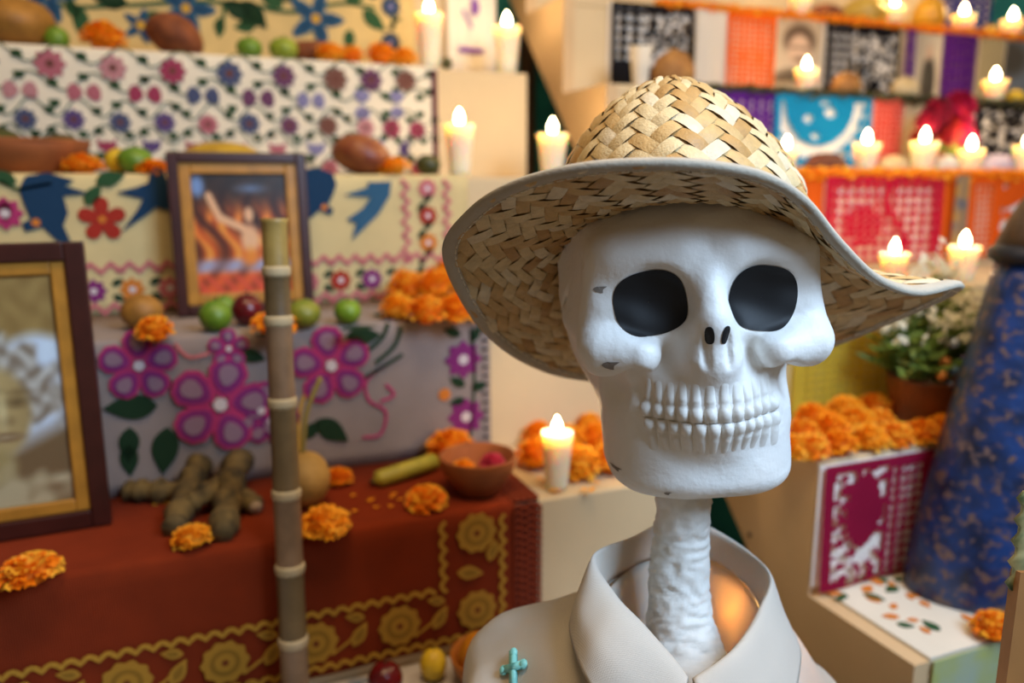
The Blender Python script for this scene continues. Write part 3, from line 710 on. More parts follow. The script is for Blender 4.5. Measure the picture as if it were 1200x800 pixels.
for i in range(14): # dark zigzag edging
    put(motif_mesh('edge_tuft', [([(-.5, .35), (.5, 0), (-.5, -.35)], th('slate', '3d3a3c'))]), 'edge_stitch', ck, xr - .008, LZ[2] - .02 - i * .0145, yf, .011)
for (px, py, L, a) in ((400, 386, 44, .1), (330, 392, 30, 2.9), (440, 370, 26, .8)):   # leaves on the tread
    p = onZ(px, py, LZ[2] + .005); o = put(leafm(TGd), 'embroidered_leaf', ck, p.x, p.z, p.y, L * mpp(p)); o.rotation_euler = (-PI / 2, 0, a)
# step 1: rust cloth with gold flowers
c1 = weave('rust_cloth', '7d2c0e', 800, .35, .18)
xc = Xat(602, LY[1], CZ - .5); xr = Xat(629, LY[1], CZ - .5)
ck = cloth('embroidered_cloth', 1, -.75, xc, c1, 'rust red cloth with gold flower border and crochet edge', .222, .187)
yf = LY[1] - .0085; z1 = LZ[1]
zig = lambda n, L, a: stripe([(L * k / (n * 6), a * abs(math.sin(PI * k / 6))) for k in range(n * 6 + 1)], a * .8)
z_h = z1 - .180; z_t = z1 - .105
n = int((xc - .04 + .72) / .019)
put(motif_mesh('scallop_a', [(zig(n, .019 * n, .007), TGo)]), 'scallop_line', ck, -.72, z_h, yf)
xs = xc - .100; n = int((xs + .72) / .019)
put(motif_mesh('scallop_b', [(zig(n, .019 * n, .007), TGo)]), 'scallop_line', ck, -.72, z_t, yf)
put(motif_mesh('scallop_c', [(zig(5, .100, .007), TGo)]), 'scallop_line', ck, xs, z_t, yf, 1, -PI / 2)
put(motif_mesh('scallop_d', [(zig(9, .172, .007), TGo)]), 'scallop_line', ck, xc - .016, z_h, yf, 1, -PI / 2)
gold = motif_mesh('gold_flower', [(disc(.5, 40, 0, 0, .07, 10), TGo), (disc(.33, 20), th('dark_gold', '98701f')), (disc(.22, 14), TGo), (disc(.08, 8), th('rust_thread', '7a3a12'))])
x = xc - .057; k = 0
def goldleaf(x, z, L, a, y=yf): put(motif_mesh('gold_leaf', [(leafp(1, .25), TGo), ([(x_ * .6 + .2, z_ * .5) for x_, z_ in leafp(1, .25)], th('dark_gold', ''))]), 'embroidered_leaf', ck, x, z, y, L, -a)
while x > -.66:
    put(gold, 'embroidered_flower', ck, x, z1 - .140, yf, .054)
    goldleaf(x - .062, z1 - .155, .036, 1.0); goldleaf(x - .045, z1 - .118, .026, 2.9); put(motif_mesh('gold_stem', [(stripe([(0, 0), (.02, .012), (.045, .034)], .003), TGo)]), 'embroidered_vine', ck, x - .088, z1 - .160, yf)
    x -= .108
for (dz, kd) in ((.028, 'f'), (.062, 'l'), (.086, 'm')):
    if kd == 'f': put(gold, 'embroidered_flower', ck, xc - .057, z1 - dz, yf, .054)
    elif kd == 'l': goldleaf(xc - .040, z1 - dz - .010, .032, 1.2)
    else: goldleaf(xc - .085, z1 - dz + .006, .038, -.2)
# gold flowers on the tread of the rust cloth
for (px, py, s_) in ((378, 620, 50), (365, 532, 40), (430, 530, 40), (300, 545, 34), (480, 530, 34)):
    p = onZ(px, py, LZ[1] + .005)
    if p.y < LY[1] + .03: p = Vector((p.x, LY[1] + .03, p.z))
    o = put(gold, 'embroidered_flower', ck, p.x, p.z, p.y, s_ * mpp(p)); o.rotation_euler = (-PI / 2, 0, 0)
p = onZ(180, 592, LZ[1] + .005); put(motif_mesh('scallop_e', [(zig(6, .114, .007), TGo)]), 'scallop_line', ck, p.x, p.z, p.y).rotation_euler = (-PI / 2, 0, 0)
# crochet edging: a lace strip of small loops along the right side, on the tread and down the front
lm = th('rust_crochet', '8a3414'); parts = []
def tor(R, r, n=9, m=4):
    V = [((R + r * math.cos(2 * PI * j / m)) * math.cos(2 * PI * i / n), r * math.sin(2 * PI * j / m), (R + r * math.cos(2 * PI * j / m)) * math.sin(2 * PI * i / n)) for i in range(n) for j in range(m)]
    return V, [(i * m + j, i * m + (j + 1) % m, (i + 1) % n * m + (j + 1) % m, (i + 1) % n * m + j) for i in range(n) for j in range(m)]
lt = tor(.0056, .0021)
nx_ = 4
for i in range(nx_):
    for j in range(17): parts.append(xf(lt, T(xc + .003 + i * .0098, yf + .001, z1 - .005 - j * .0108 - (i % 2) * .004)))
    for j in range(20): parts.append(xf(lt, T(xc + .003 + i * .0098, LY[1] + .006 + j * .0108, z1 + .004) @ RX(PI / 2)))
wobj('crochet_backing', *join([box(xc, xr, yf + .003, yf + .005, z1 - .187, z1 + .001), box(xc, xr, LY[1], LY[1] + .222, z1 + .0005, z1 + .002)]), mat('crochet_back', '561c0a', .95), ck, smooth=False)
tag(wobj('crochet_edge', *join(parts), lm, ck), 'open rust crochet lace edging', kind='stuff')
# bottom step: white cloth with blue pattern
cw = mat('white_blue_cloth', 'd9d6da', .9, col2='5f7fae', nscale=16, bump=.2)
MATS['white_blue_cloth'].node_tree.nodes['Color Ramp'].color_ramp.elements[0].position = .36; MATS['white_blue_cloth'].node_tree.nodes['Color Ramp'].color_ramp.elements[1].position = .42
o = cloth('patterned_cloth', 0, -.75, .60, cw, 'white cloth with blue blotches on the bottom step', .215, .3)
# hanging banner beside the topmost cloth
xa, xb_ = Xat(524, LY[5] - .02, CZ + .35), Xat(581, LY[5] - .02, CZ + .35)
bm_ = weave('banner_cloth', 'e6dccb', 1200, .2, .05); V = []; nb = 14
for i in range(nb + 1):
    for j in range(8): V.append((xa + (xb_ - xa) * i / nb, LY[5] - .02 + .003 * math.sin(i * 1.1), LZ[4] + .004 + (.36) * j / 7))
o = wobj('hanging_banner', V, [(i * 8 + j, i * 8 + j + 1, (i + 1) * 8 + j + 1, (i + 1) * 8 + j) for i in range(nb) for j in range(7)], bm_)
o.modifiers.new('thick', 'SOLIDIFY').thickness = .0015; tag(o, 'white banner with purple painted strokes hanging behind two candles', 'banner')
yb = LY[5] - .026
for key, pts in (('bar', [(538, 54), (566, 57), (567, 63), (538, 61)]), ('drop', [(552, 0), (559, -2), (562, 10), (558, 19), (552, 16)]), ('stroke', [(541, 12), (544, 11), (554, 32), (552, 34)])):
    P = [pxm_(a, b, yb)[:2] for a, b in pts]; put(motif_mesh('paint_' + key, [([(x - P[0][0], z - P[0][1]) for x, z in P], mat('purple_paint', '7a4a9a' if key != 'stroke' else '7a4a9a', .8))]), 'painted_stroke', o, P[0][0], P[0][1], yb)

# ------------------------------------------------------------------ reusable things
wax = mat('candle_wax', 'f3e4c8', .45, sss=.85, spec=.4); wax.node_tree.nodes['Principled BSDF'].inputs['Subsurface Scale'].default_value = .05
flame_m = mat('flame', 'fff0c0', .5, emis='ffe6b4', estr=34)
wick_m = mat('wick', '2a1c10', .9)
def candle(p, wpx, hpx, label, lit=True, power=.34):
    s = mpp(p); r = wpx * s / 2; h = hpx * s; t = thing('candle', p, label, 'candle', 'lit candles on the altars')
    wx = lobj('wax', *lathe([(r * .66, 0), (r * .70, h * .1), (r * .9, h * .75), (r, h * .97), (r * .985, h), (r * .88, h * .995), (r * .8, h - .2 * r), (r * .3, h - .3 * r), (r * .05, h - .3 * r)], 24, jit=.015), wax, t)
    lobj('wick', *tube([(0, 0, h - .32 * r), (0, 0, h + .2 * r)], .0012, 6), wick_m, wx)
    fl = [(r * .04, 0), (r * .20, r * .10), (r * .29, r * .32), (r * .25, r * .58), (r * .14, r * .82), (r * .03, r * 1.02)]
    lobj('flame', *lathe(fl, 12, cz=h - .02 * r), flame_m, wx)
    if lit:
        l = bpy.data.lights.new('candle_light', 'POINT'); l.energy = power; l.color = (1, .66, .34); l.shadow_soft_size = .008
        o = linko('candle_light', l, t); o.location = (0, 0, h + r * 1.3)
    return t
def marigold_mesh(key, seed, col, col2):
    rnd = random.Random(seed); V, Fc, mi = [], [], []
    for ly in range(7):
        el = -.15 + ly * .24; n = 15 - ly
        for k in range(n):
            a = 2 * PI * (k + rnd.random() * .6) / n; e = el + rnd.uniform(-.1, .1); L = rnd.uniform(.36, .5); base = .55 - .02 * ly
            d = Vector((math.cos(a) * math.cos(e), math.sin(a) * math.cos(e), math.sin(e) * .85)); sd = Vector((-math.sin(a), math.cos(a), 0)); u = d.cross(sd)
            p0 = d * base * .7; p1 = d * (base + L * .6) + u * rnd.uniform(-.05, .05); p2 = d * (base + L) - u * rnd.uniform(-.1, .12)
            n0 = len(V); w0, w1, w2 = .08, rnd.uniform(.15, .2), rnd.uniform(.12, .17)
            V += [p0 - sd * w0, p0 + sd * w0, p1 - sd * w1 + u * .05, p1 + sd * w1 + u * .05, p2 - sd * w2 - u * .05, p2 + u * .06, p2 + sd * w2 - u * .05, p1]
            Fc += [(n0, n0 + 1, n0 + 7), (n0, n0 + 7, n0 + 2), (n0 + 1, n0 + 3, n0 + 7), (n0 + 2, n0 + 7, n0 + 5, n0 + 4), (n0 + 7, n0 + 3, n0 + 6, n0 + 5)]; mi += [rnd.random() < .35] * 5
    v, f = blob(.62, .62, .52, 12, 8); n0 = len(V); V += [Vector(q) for q in v]; Fc += [tuple(i + n0 for i in q) for q in f]; mi += [1] * len(f)
    V = [v + Vector((0, 0, .32)) for v in V]
    return mesh(key, V, Fc, [col, col2], smooth=False, midx=[int(i) for i in mi])
pet = lambda n, c: mat('petal_' + n, c, .6, var=.15, nscale=80, trans=.25, spec=.3)
MG = [marigold_mesh('marigold_a', 1, pet('orange', 'ffab1c'), pet('deep', 'fa8c0c')), marigold_mesh('marigold_b', 2, pet('orange', ''), pet('amber', 'ffbe34')), marigold_mesh('marigold_c', 3, pet('amber', ''), pet('deep', ''))]
mgi = 0
def marigold(p, wpx, label, group=None, flat=1.1, rot=None, lift=0):
    global mgi
    o = linko('marigold', MG[mgi % 3]); mgi += 1; r = wpx * mpp(p) / 2; o.location = Vector(p) + Vector((0, 0, r * .12 * flat + lift)); o.scale = (r, r, r * flat); o.rotation_euler = rot or (rnd.uniform(-.15, .15), rnd.uniform(-.15, .15), rnd.uniform(0, 6))
    return tag(o, label, 'flower', group)
def fruit(name, p, wpx, hpx, m, label, cat='fruit', pear=0, jit=.02, stem=True, ry=1, tilt=(0, 0, 0), seed=0):
    s = mpp(p); rx, rz = wpx * s / 2, hpx * s / 2; t = thing(name, Vector(p) + Vector((0, 0, rz)), label, cat, rot=tilt)
    lobj('flesh', *blob(rx, rx * ry, rz, 20, 14, jit, seed, pear), m, t)
    if stem: lobj('stem', *tube([(0, 0, rz * .9), (rx * .05, 0, rz * 1.05), (rx * .12, 0, rz * 1.16)], [rx * .10, rx * .07, rx * .08], 6), mat('stem', '4a3a1e', .9), t)
    return t
def L_(k, px, py): return onZ(px, py, LZ[k] + .003)          # base pixel on a tread below eye level
def LYp(k, px, dy): p = Vector((0, LY[k] + dy, LZ[k] + .003)); p.x = Xat(px, p.y, p.z); return p
def RYp(k, px, dy): p = Vector((0, RY_[k] + dy, RZ_[k])); p.x = Xat(px, p.y, p.z); return p
fm = lambda n, c, c2=None, **k: mat('fruit_' + n, c, k.pop('rough', .45), var=.25, col2=c2, nscale=k.pop('nscale', 40), bump=.15, bscale=120, **k)
lime, mango, apple, lemon, mamey, squash, avo = fm('lime', '6f8f22', '4f7318'), fm('green_mango', '8a8a2c', '6b7a22'), fm('apple', '6e1018', '4a0a12', rough=.25), fm('lemon', 'e0c232', 'c9a51e'), fm('mamey', '8a4a22', '6a3416', rough=.8), fm('squash', 'a87428', '83581c', rough=.6), fm('avocado', '4a4a1c', '2f3312')

# ------------------------------------------------------------------ left altar: things on the steps
# top step (4)
fruit('squash', LYp(4, 20, .07), 92, 58, squash, 'large brown squash on the top step above white cloth', 'squash', jit=.03)
fruit('lime', LYp(4, 68, .05), 28, 26, lime, 'dark green lime half hidden beside the brown squash')
marigold(LYp(4, 122, .03), 52, 'marigold between squash and mamey on the top step')
fruit('mamey', LYp(4, 208, .05), 66, 46, mamey, 'reddish brown mamey fruit with pointed end on the top step', stem=False, pear=.15, tilt=(0, .5, .3))
fruit('lime', LYp(4, 293, .03), 30, 24, lime, 'yellow green lime nearest the mamey on the top step')
fruit('lime', LYp(4, 333, .03), 34, 26, fm('lime_pale', '93a02c', '74861f'), 'paler lime beside the mamey tray on top step')
fruit('mamey', LYp(4, 368, .12), 84, 30, mamey, 'low brown mamey lying behind limes and marigolds', stem=False)
for px, d, w_, n in ((388, .03, 36, 'first'), (412, .035, 34, 'second'), (446, .03, 40, 'third'), (474, .03, 34, 'last')):
    marigold(LYp(4, px, d), w_, 'small marigold in the row beside the candle, %s from the limes' % n, 'marigold row on the top step')
candle(LYp(4, 504, .05), 33, 62, 'candle on the top step at the end of marigold row')
candle(LYp(4, 594, .06), 33, 53, 'candle on the top step in front of white banner')
fruit('avocado', LYp(4, 524, .03), 14, 14, avo, 'tiny dark fruit beside candle on the top step', stem=False)
# step 3
def bowl(name, p, wpx, hpx, m, label, flare=.6):
    s = mpp(p); r = wpx * s / 2; h = hpx * s; t = thing(name, p, label, 'bowl')
    bwl = lobj('bowl_wall', *lathe([(r * flare * .8, 0), (r * flare, .002), (r * .92, h * .6), (r, h * .96), (r * .985, h), (r * .93, h * .98), (r * .84, h * .55), (r * .5, h * .16), (r * .02, h * .14)], 32, jit=.006), m, t)
    lobj('rim', *[v for v in xf(tor(r * .97, r * .035, 32, 6), T(0, 0, h * .97) @ RX(PI / 2))], m, bwl)
    return t, r, h
clay = mat('clay', '9a5526', .75, var=.25, nscale=25, bump=.2, bscale=60)
pb = LYp(3, 32, .10); t, r, h = bowl('clay_bowl', pb, 140, 38, clay, 'wide shallow clay dish of fruit on the swallow cloth', .7)
fruit('avocado', pb + Vector((-.035, 0, h * .5)), 54, 34, avo, 'dark avocado in the wide clay dish', stem=False)
fruit('avocado', pb + Vector((.05, .01, h * .5)), 46, 28, fm('brown_fruit', '5a4a1e', '3c3414'), 'olive brown avocado in the wide clay dish', stem=False)
marigold(LYp(3, 98, .03), 48, 'marigold in front of the wide clay dish', flat=0.85)
fruit('lemon', LYp(3, 140, .08), 30, 30, lemon, 'yellow lemon behind green lime on step with swallows')
fruit('lime', LYp(3, 160, .05), 40, 32, lime, 'green lime between two marigolds on swallow step')
marigold(LYp(3, 181, .02), 40, 'marigold beside the framed flame picture', flat=0.75)
fruit('mango', LYp(3, 262, .10), 90, 38, fm('yellow_mango', 'c7a02c', 'a9821e'), 'yellow mango behind the flame picture frame', stem=False)
fruit('mango', LYp(3, 426, .06), 72, 46, fm('mango_red', '96562c', '7c3a24'), 'large reddish mango against the cross stitch cloth', stem=False, pear=.12, tilt=(0, .35, .2))
marigold(LYp(3, 462, .02), 44, 'marigold in front of the large reddish mango', flat=0.80)
fruit('avocado', LYp(3, 502, .04), 30, 24, avo, 'dark green avocado beside candle and white panel', stem=False)
candle(LYp(3, 539, .05), 36, 58, 'candle on the swallow cloth step in front of white panel')
candle(LYp(3, 647, .05), 36, 48, 'candle at the end of step beside hat crown')
# step 2
fruit('mamey', L_(2, 168, 386), 46, 42, squash, 'round brown fruit behind a marigold near large portrait', stem=False, seed=3)
marigold(L_(2, 183, 399), 46, 'marigold at the edge in front of round brown fruit')
fruit('lime', L_(2, 254, 389), 38, 38, lime, 'green lime in front of flame picture')
fruit('lime', L_(2, 264, 372), 26, 26, lime, 'half hidden lime against the flame picture frame')
fruit('apple', L_(2, 291, 382), 36, 38, apple, 'dark red apple in front of flame picture')
marigold(L_(2, 321, 391), 54, 'marigold behind the cane stalk under flame picture', flat=0.85)
fruit('mango', L_(2, 357, 384), 40, 34, mango, 'olive green mango at corner of flame picture')
fruit('lime', L_(2, 408, 380), 32, 30, fm('lime_bright', '7a9c24', '587c18'), 'bright green lime apart from the frame on grey cloth')
for i, (px, py, w_) in enumerate(((468, 374, 46), (500, 378, 50), (534, 376, 50), (562, 372, 44), (478, 358, 50), (512, 358, 54), (546, 358, 48), (524, 348, 46), (494, 346, 40))):
    marigold(L_(2, px, py), w_, ('marigold in the bottom row of mound at grey cloth edge', 'marigold in the second layer of mound on grey cloth', 'marigold topping the mound on grey cloth under brim')[0 if i < 4 else 1 if i < 7 else 2], 'marigold mound on the grey cloth', lift=0 if i < 4 else .012 if i < 7 else .024)
# step 1
root_m = mat('root_skin', '6e5a30', .85, col2='2e2612', nscale=45, bump=.6, bscale=90)
def root(pts, r, label, seed):
    P = [Vector(p) for p in pts]; b = P[0].copy(); sp = spline([p - b for p in P], 7); rn = random.Random(seed)
    rr = [r * (1 + .22 * math.sin(i * 1.9 + seed) + rn.uniform(-.06, .06)) * (.75 if i in (0, len(sp) - 1) else 1) for i in range(len(sp))]
    t = thing('dried_root', b, label, 'root', 'dried roots on the altar'); lobj('root_body', *tube(sp, rr, 12, .06, seed), root_m, t)
    lobj('cut_end', *tube([sp[-1], sp[-1] + (sp[-1] - sp[-2]).normalized() * .003], r * .66, 10), mat('root_cut', 'a08a70', .9), t)
z1t = LZ[1]
def q_(px, py, up=0): p = onZ(px, py, z1t); return p + Vector((0, 0, up))
root([q_(150, 588, .016), q_(190, 590, .018), q_(250, 590, .017)], .015, 'dried root lying flat beside the large portrait frame', 1)
root([q_(205, 632, .015), q_(222, 592, .022), q_(236, 570, .035), at(236, 545, 1.22)], .016, 'upright dried root leaning on the bundle', 2)
root([q_(262, 640, .016), q_(270, 605, .028), q_(280, 575, .045), at(288, 552, 1.21)], .017, 'thick dried root across the top of the bundle', 3)
root([q_(268, 590, .014), q_(285, 594, .014), q_(300, 606, .014)], .013, 'short dried root sticking out beside the cane', 4)
root([q_(212, 612, .02), q_(238, 606, .028), q_(266, 592, .034)], .013, 'slim dried root lying across the bundle', 5)
marigold(L_(1, 227, 640), 50, 'marigold in front of the dried root bundle', flat=0.90)
marigold(L_(1, 38, 682), 74, 'ragged marigold in front of the large portrait', flat=0.80)
gp = L_(1, 358, 592); t = fruit('gourd', gp, 62, 66, fm('gourd', 'b9934f', '9c7838', rough=.7), 'round tan gourd with long stem behind the cane', 'gourd', stem=False)
lobj('stem', *tube(spline([Vector((0, 0, .03)), Vector((.004, 0, .07)), Vector((.012, .004, .10)), Vector((.03, .01, .135))], 5), .0035, 7), mat('gourd_stem', '8a7a3c', .8), t)
marigold(L_(1, 398, 568), 34, 'small marigold peeking out behind the gourd')
marigold(L_(1, 382, 626), 62, 'marigold at the cloth edge right of the cane', flat=0.92)
bpth = [q_(438, 574, .013), q_(460, 569, .017), q_(490, 560, .018), q_(512, 551, .016)]
t = thing('banana', bpth[0], 'small green banana beside the clay bowl', 'banana'); sp = [p - bpth[0] for p in spline(bpth, 6)]
lobj('peel', *tube(sp, [.004, .006] + [.0135] * (len(sp) - 4) + [.010, .005], 7), fm('banana', 'b3a83c', '8c8a2c'), t); lobj('tip', *tube([sp[0] - (sp[1] - sp[0]) * 1.6, sp[0]], .004, 6), mat('banana_tip', '3a3016', .9), t)
marigold(L_(1, 500, 594), 52, 'flat marigold in front of the small clay bowl', flat=0.85)
marigold(L_(1, 530, 540), 60, 'marigold behind the small clay bowl')
bw = L_(1, 560, 576); t, r, h = bowl('clay_bowl', bw, 90, 46, clay, 'small round clay bowl of flowers on rust cloth', .55)
marigold(bw + Vector((-.022, -.004, h * .52)), 30, 'orange bloom inside the small clay bowl')
o = marigold(bw + Vector((.022, 0, h * .52)), 32, 'pink bloom inside the small clay bowl'); pm = o.data.copy(); pm.materials.clear(); pm.materials.append(pet('pink', 'd8486e')); pm.materials.append(pet('rose', 'c0304e')); o.data = pm; o.name = 'pink_carnation'
candle(L_(1, 652, 571), 38, 68, 'candle on cream ledge left of the skull jaw')
for i, (px, py, w_) in enumerate(((628, 545, 50), (680, 556, 54), (716, 552, 54), (700, 530, 50), (664, 530, 46), (740, 545, 50), (632, 522, 40), (690, 512, 40))):
    marigold(L_(1, px, py), w_, 'marigold beside the ledge candle, front of the bank by the jaw' if i < 3 else 'marigold behind the ledge candle, rear of the bank by the jaw', 'marigold bank by the jaw', lift=0 if i < 3 else .005)
pl_m = pet('orange', ''); parts = []
for i in range(26):
    px, py = (rnd.uniform(632, 700), rnd.uniform(562, 578)) if i < 16 else (rnd.uniform(410, 480), rnd.uniform(580, 604))
    p = L_(1, px, py); p.z += .003; a = rnd.uniform(0, 6)
    parts.append(([p + Vector((.006 * math.cos(a + b), .006 * math.sin(a + b) * .6, .002 * (k % 2))) for k, b in enumerate((0, 1.2, PI, 4.4))], [(0, 1, 2, 3)]))
tag(wobj('loose_petals', *join(parts), pl_m, smooth=False), 'loose orange petals scattered on the rust cloth step', 'petals', kind='stuff')
# bottom step
z0 = LZ[0] + .004
def q0(px, py): return onZ(px, py, z0)
fruit('apple', Vector((Xat(452, .885, z0), .885, z0)), 42, 42, apple, 'dark red apple on the white and blue cloth')
fruit('lemon', Vector((Xat(508, .895, z0), .895, z0)), 32, 38, lemon, 'yellow lemon on the white and blue cloth')
bp0 = Vector((Xat(574, .86, z0), .86, z0)); t, r, h = bowl('clay_bowl', bp0, 92, 40, mat('clay_orange', 'b06a22', .6, var=.2, nscale=25), 'orange clay bowl behind the shirt shoulder')
fruit('orange', bp0 + Vector((-.012, .0, h * .25)), 54, 56, fm('orange', 'c9861e', 'b06e14'), 'ripe orange in the clay bowl behind the shoulder')
root([Vector((Xat(215, .86, z0), .86, z0 + .016)), Vector((Xat(262, .875, z0), .875, z0 + .02)), Vector((Xat(318, .89, z0), .89, z0 + .03))], .015, 'dried root lying on the bottom step near the cane', 6)
# framed pictures
def frame(p_r, W, H, lean, name, label, paint, rotz=0, bw1=.022, bw2=.016, nu=70, nv=90):
    """p_r: bottom right corner; local x to the left is negative"""
    t = thing(name, p_r, label, 'picture', rot=(-lean, 0, rotz))
    dk, gd = mat('frame_dark', '3f1a14', .35, var=.3, nscale=30), mat('frame_gold', 'b8802c', .4, var=.25, nscale=40)
    def rect(x0, x1, z0, z1, w_, y0, y1, nm, m):
        for nm_, b in (('side', box(x0, x0 + w_, y0, y1, z0, z1)), ('side', box(x1 - w_, x1, y0, y1, z0, z1)), ('rail', box(x0 + w_, x1 - w_, y0, y1, z0, z0 + w_)), ('rail', box(x0 + w_, x1 - w_, y0, y1, z1 - w_, z1))):
            bevel(lobj(nm + '_' + nm_, *b, m, t, smooth=False), .002)
    rect(-W, 0, 0, H, bw1, -.012, .010, 'frame', dk); rect(-W + bw1, -bw1, bw1, H - bw1, bw2, -.007, .008, 'liner', gd)
    b = bw1 + bw2; x0, x1, za, zb_ = -W + b, -b, b, H - b; V, Fc, CC = [], [], []
    for j in range(nv + 1):
        for i in range(nu + 1):
            u, v = i / nu, 1 - j / nv; V.append((x0 + (x1 - x0) * u, .0, za + (zb_ - za) * j / nv)); CC.append(paint(u, v))
    for j in range(nv):
        for i in range(nu): k = j * (nu + 1) + i; Fc.append((k, k + 1, k + nu + 2, k + nu + 1))
    o = lobj('print', V, Fc, print_mat(), t, smooth=False); ca = o.data.color_attributes.new('Col', 'FLOAT_COLOR', 'POINT')
    ca.data.foreach_set('color', [c for q in CC for c in lin_rgb(q)])
    lobj('backing', *box(-W + .004, -.004, .003, .008, .004, H - .004), mat('frame_back', '4a3622', .9), t, smooth=False)
    g = lobj('glass', *box(x0, x1, -.0035, -.0025, za, zb_), glass_m, t, smooth=False); return t
def lin_rgb(c): return [v / 12.92 if v <= .04045 else ((v + .055) / 1.055) ** 2.4 for v in c] + [1]
glass_m = bpy.data.materials.new('picture_glass'); glass_m.use_nodes = True; MATS['picture_glass'] = glass_m
nt = glass_m.node_tree; nt.nodes.remove(nt.nodes['Principled BSDF']); tb = nt.nodes.new('ShaderNodeBsdfTransparent'); gb = nt.nodes.new('ShaderNodeBsdfGlossy'); gb.inputs['Roughness'].default_value = .03
fr = nt.nodes.new('ShaderNodeFresnel'); fr.inputs[0].default_value = 1.22; mx = nt.nodes.new('ShaderNodeMixShader'); nt.links.new(fr.outputs[0], mx.inputs[0]); nt.links.new(tb.outputs[0], mx.inputs[1]); nt.links.new(gb.outputs[0], mx.inputs[2]); nt.links.new(mx.outputs[0], nt.nodes['Material Output'].inputs[0])
def mixc(a, b, t): t = min(max(t, 0), 1); return tuple(x + (y - x) * t for x, y in zip(a, b))
def soft(d, w_=.04): return min(max(.5 - d / (2 * w_), 0), 1)
def hexc(h): return tuple(int(h[i:i + 2], 16) / 255 for i in (0, 2, 4))
def el(u, v, cu, cv, a, b): return (math.hypot((u - cu) / a, (v - cv) / b) - 1) * min(a, b)
def nz(u, v): return .5 + .25 * (math.sin(u * 37 + 3 * math.sin(v * 21)) + math.sin(v * 43 + 2 * math.sin(u * 29 + 1)))
def portrait(u, v):
    u = u - .08
    c = mixc(hexc('8f6d3c'), hexc('a07e48'), nz(u, v))
    c = mixc(c, hexc('cfd3dd'), soft(.27 + .02 * math.sin(u * 14) - v, .03))                       # pale backdrop
    c = mixc(c, hexc('7a5c3c'), soft(.72 - .22 * (u - .55) - v + .1 * (1 - u), .05) if u > .5 else soft(.86 - v, .05))
    wob = .02 * math.sin(u * 40) + .02 * math.sin(v * 46 + u * 20)
    hair = mixc(hexc('85705c'), hexc('bfb3a4'), nz(u * 1.3, v * 1.4)); c = mixc(c, hair, soft(el(u, v, .56, .44, .30, .19) + wob, .03))
    c = mixc(c, hair, soft(el(u, v, .80, .53, .12, .12) + wob, .03))
    face = mixc(hexc('c9ab74'), hexc('8a6a3e'), (u - .5) * 2.2 + .1); c = mixc(c, face, soft(el(u, v, .54, .58, .19, .20), .025))
    c = mixc(c, hexc('5c4428'), .85 * max(soft(el(u, v, .48, .535, .05, .018), .02), soft(el(u, v, .66, .54, .045, .018), .02)))   # eyes
    c = mixc(c, hexc('6b5030'), .7 * max(soft(el(u, v, .50, .485, .06, .010), .012), soft(el(u, v, .68, .495, .05, .010), .012)))
    c = mixc(c, hexc('7a5a36'), .6 * soft(el(u, v, .60, .62, .035, .02), .015)); c = mixc(c, hexc('e3cf9c'), .6 * soft(el(u, v, .58, .58, .02, .06), .02))
    c = mixc(c, hexc('5a3626'), .8 * soft(el(u, v, .58, .69, .075, .017), .012)); c = mixc(c, hexc('d9c394'), .7 * soft(el(u, v, .58, .69, .05, .006), .006))
    c = mixc(c, hexc('a58a58'), soft(el(u, v, .52, .82, .10, .09), .03)); c = mixc(c, hexc('b9a27a'), soft(el(u, v, .45, 1.0, .38, .15) + wob, .04))
    c = mixc(c, hexc('d8c49a'), .8 * soft(el(u, v, .86, .90, .09, .02), .02)); return tuple(min(1, 1.18 * q) for q in c)
def flames(u, v):
    f = math.sin(u * 22 + 4 * math.sin(v * 7) + v * 3) * .5 + .5; g = math.sin(u * 41 - v * 13 + 2 * math.sin(v * 17)) * .5 + .5
    c = mixc(hexc('3a1c12'), hexc('d8641e'), f * .7 + .5 * (v - .25)); c = mixc(c, hexc('f09a3c'), f * g * 1.1 * soft(.2 - v, .2)); c = mixc(c, hexc('2b2320'), soft(v - .18 - .1 * f, .1) * .9)
    c = mixc(c, hexc('6f93c8'), max(soft(el(u, v, .06, .1, .07, .09), .03), .8 * soft(el(u, v, .62, .12, .12, .03), .03)))
    c = mixc(c, hexc('8fa6d6'), .9 * soft(abs(v - .77) - .055, .03) * (.55 + .45 * f)); c = mixc(c, hexc('c9553a'), soft(.84 - v, .03) * (.4 + .6 * g))
    c = mixc(c, hexc('2a1710'), soft(el(u, v, .60, .40, .085, .13), .02)); sk_ = hexc('e2b48c')
    c = mixc(c, sk_, soft(el(u, v, .58, .34, .05, .065), .015)); c = mixc(c, sk_, soft(el(u, v, .58, .55, .10, .13), .03))
    for (a, b, r) in (((.17, .18), (.27, .36), .035), ((.27, .36), (.52, .46), .035)):
        t = min(max(((u - a[0]) * (b[0] - a[0]) + (v - a[1]) * (b[1] - a[1])) / ((b[0] - a[0]) ** 2 + (b[1] - a[1]) ** 2), 0), 1)
        c = mixc(c, sk_, soft(math.hypot(u - a[0] - t * (b[0] - a[0]), v - a[1] - t * (b[1] - a[1])) - r, .012))
    c = mixc(c, hexc('f0902c'), .9 * soft(el(u, v, .57, .70, .11, .07) + .03 * f, .04)); return (min(1, c[0] * 1.2), min(1, c[1] * 1.08), c[2])
pf = L_(1, 132, 612); pf.z += .002
frame(pf, .270, .356, .03, 'portrait_frame', 'large dark framed sepia portrait of a person with curly hair', portrait, .05)
pf = L_(2, 368, 363); pf.z += .002
frame(pf, .208, .252, .09, 'picture_frame', 'smaller framed picture of a figure among orange flames', flames, .0, .016, .017)
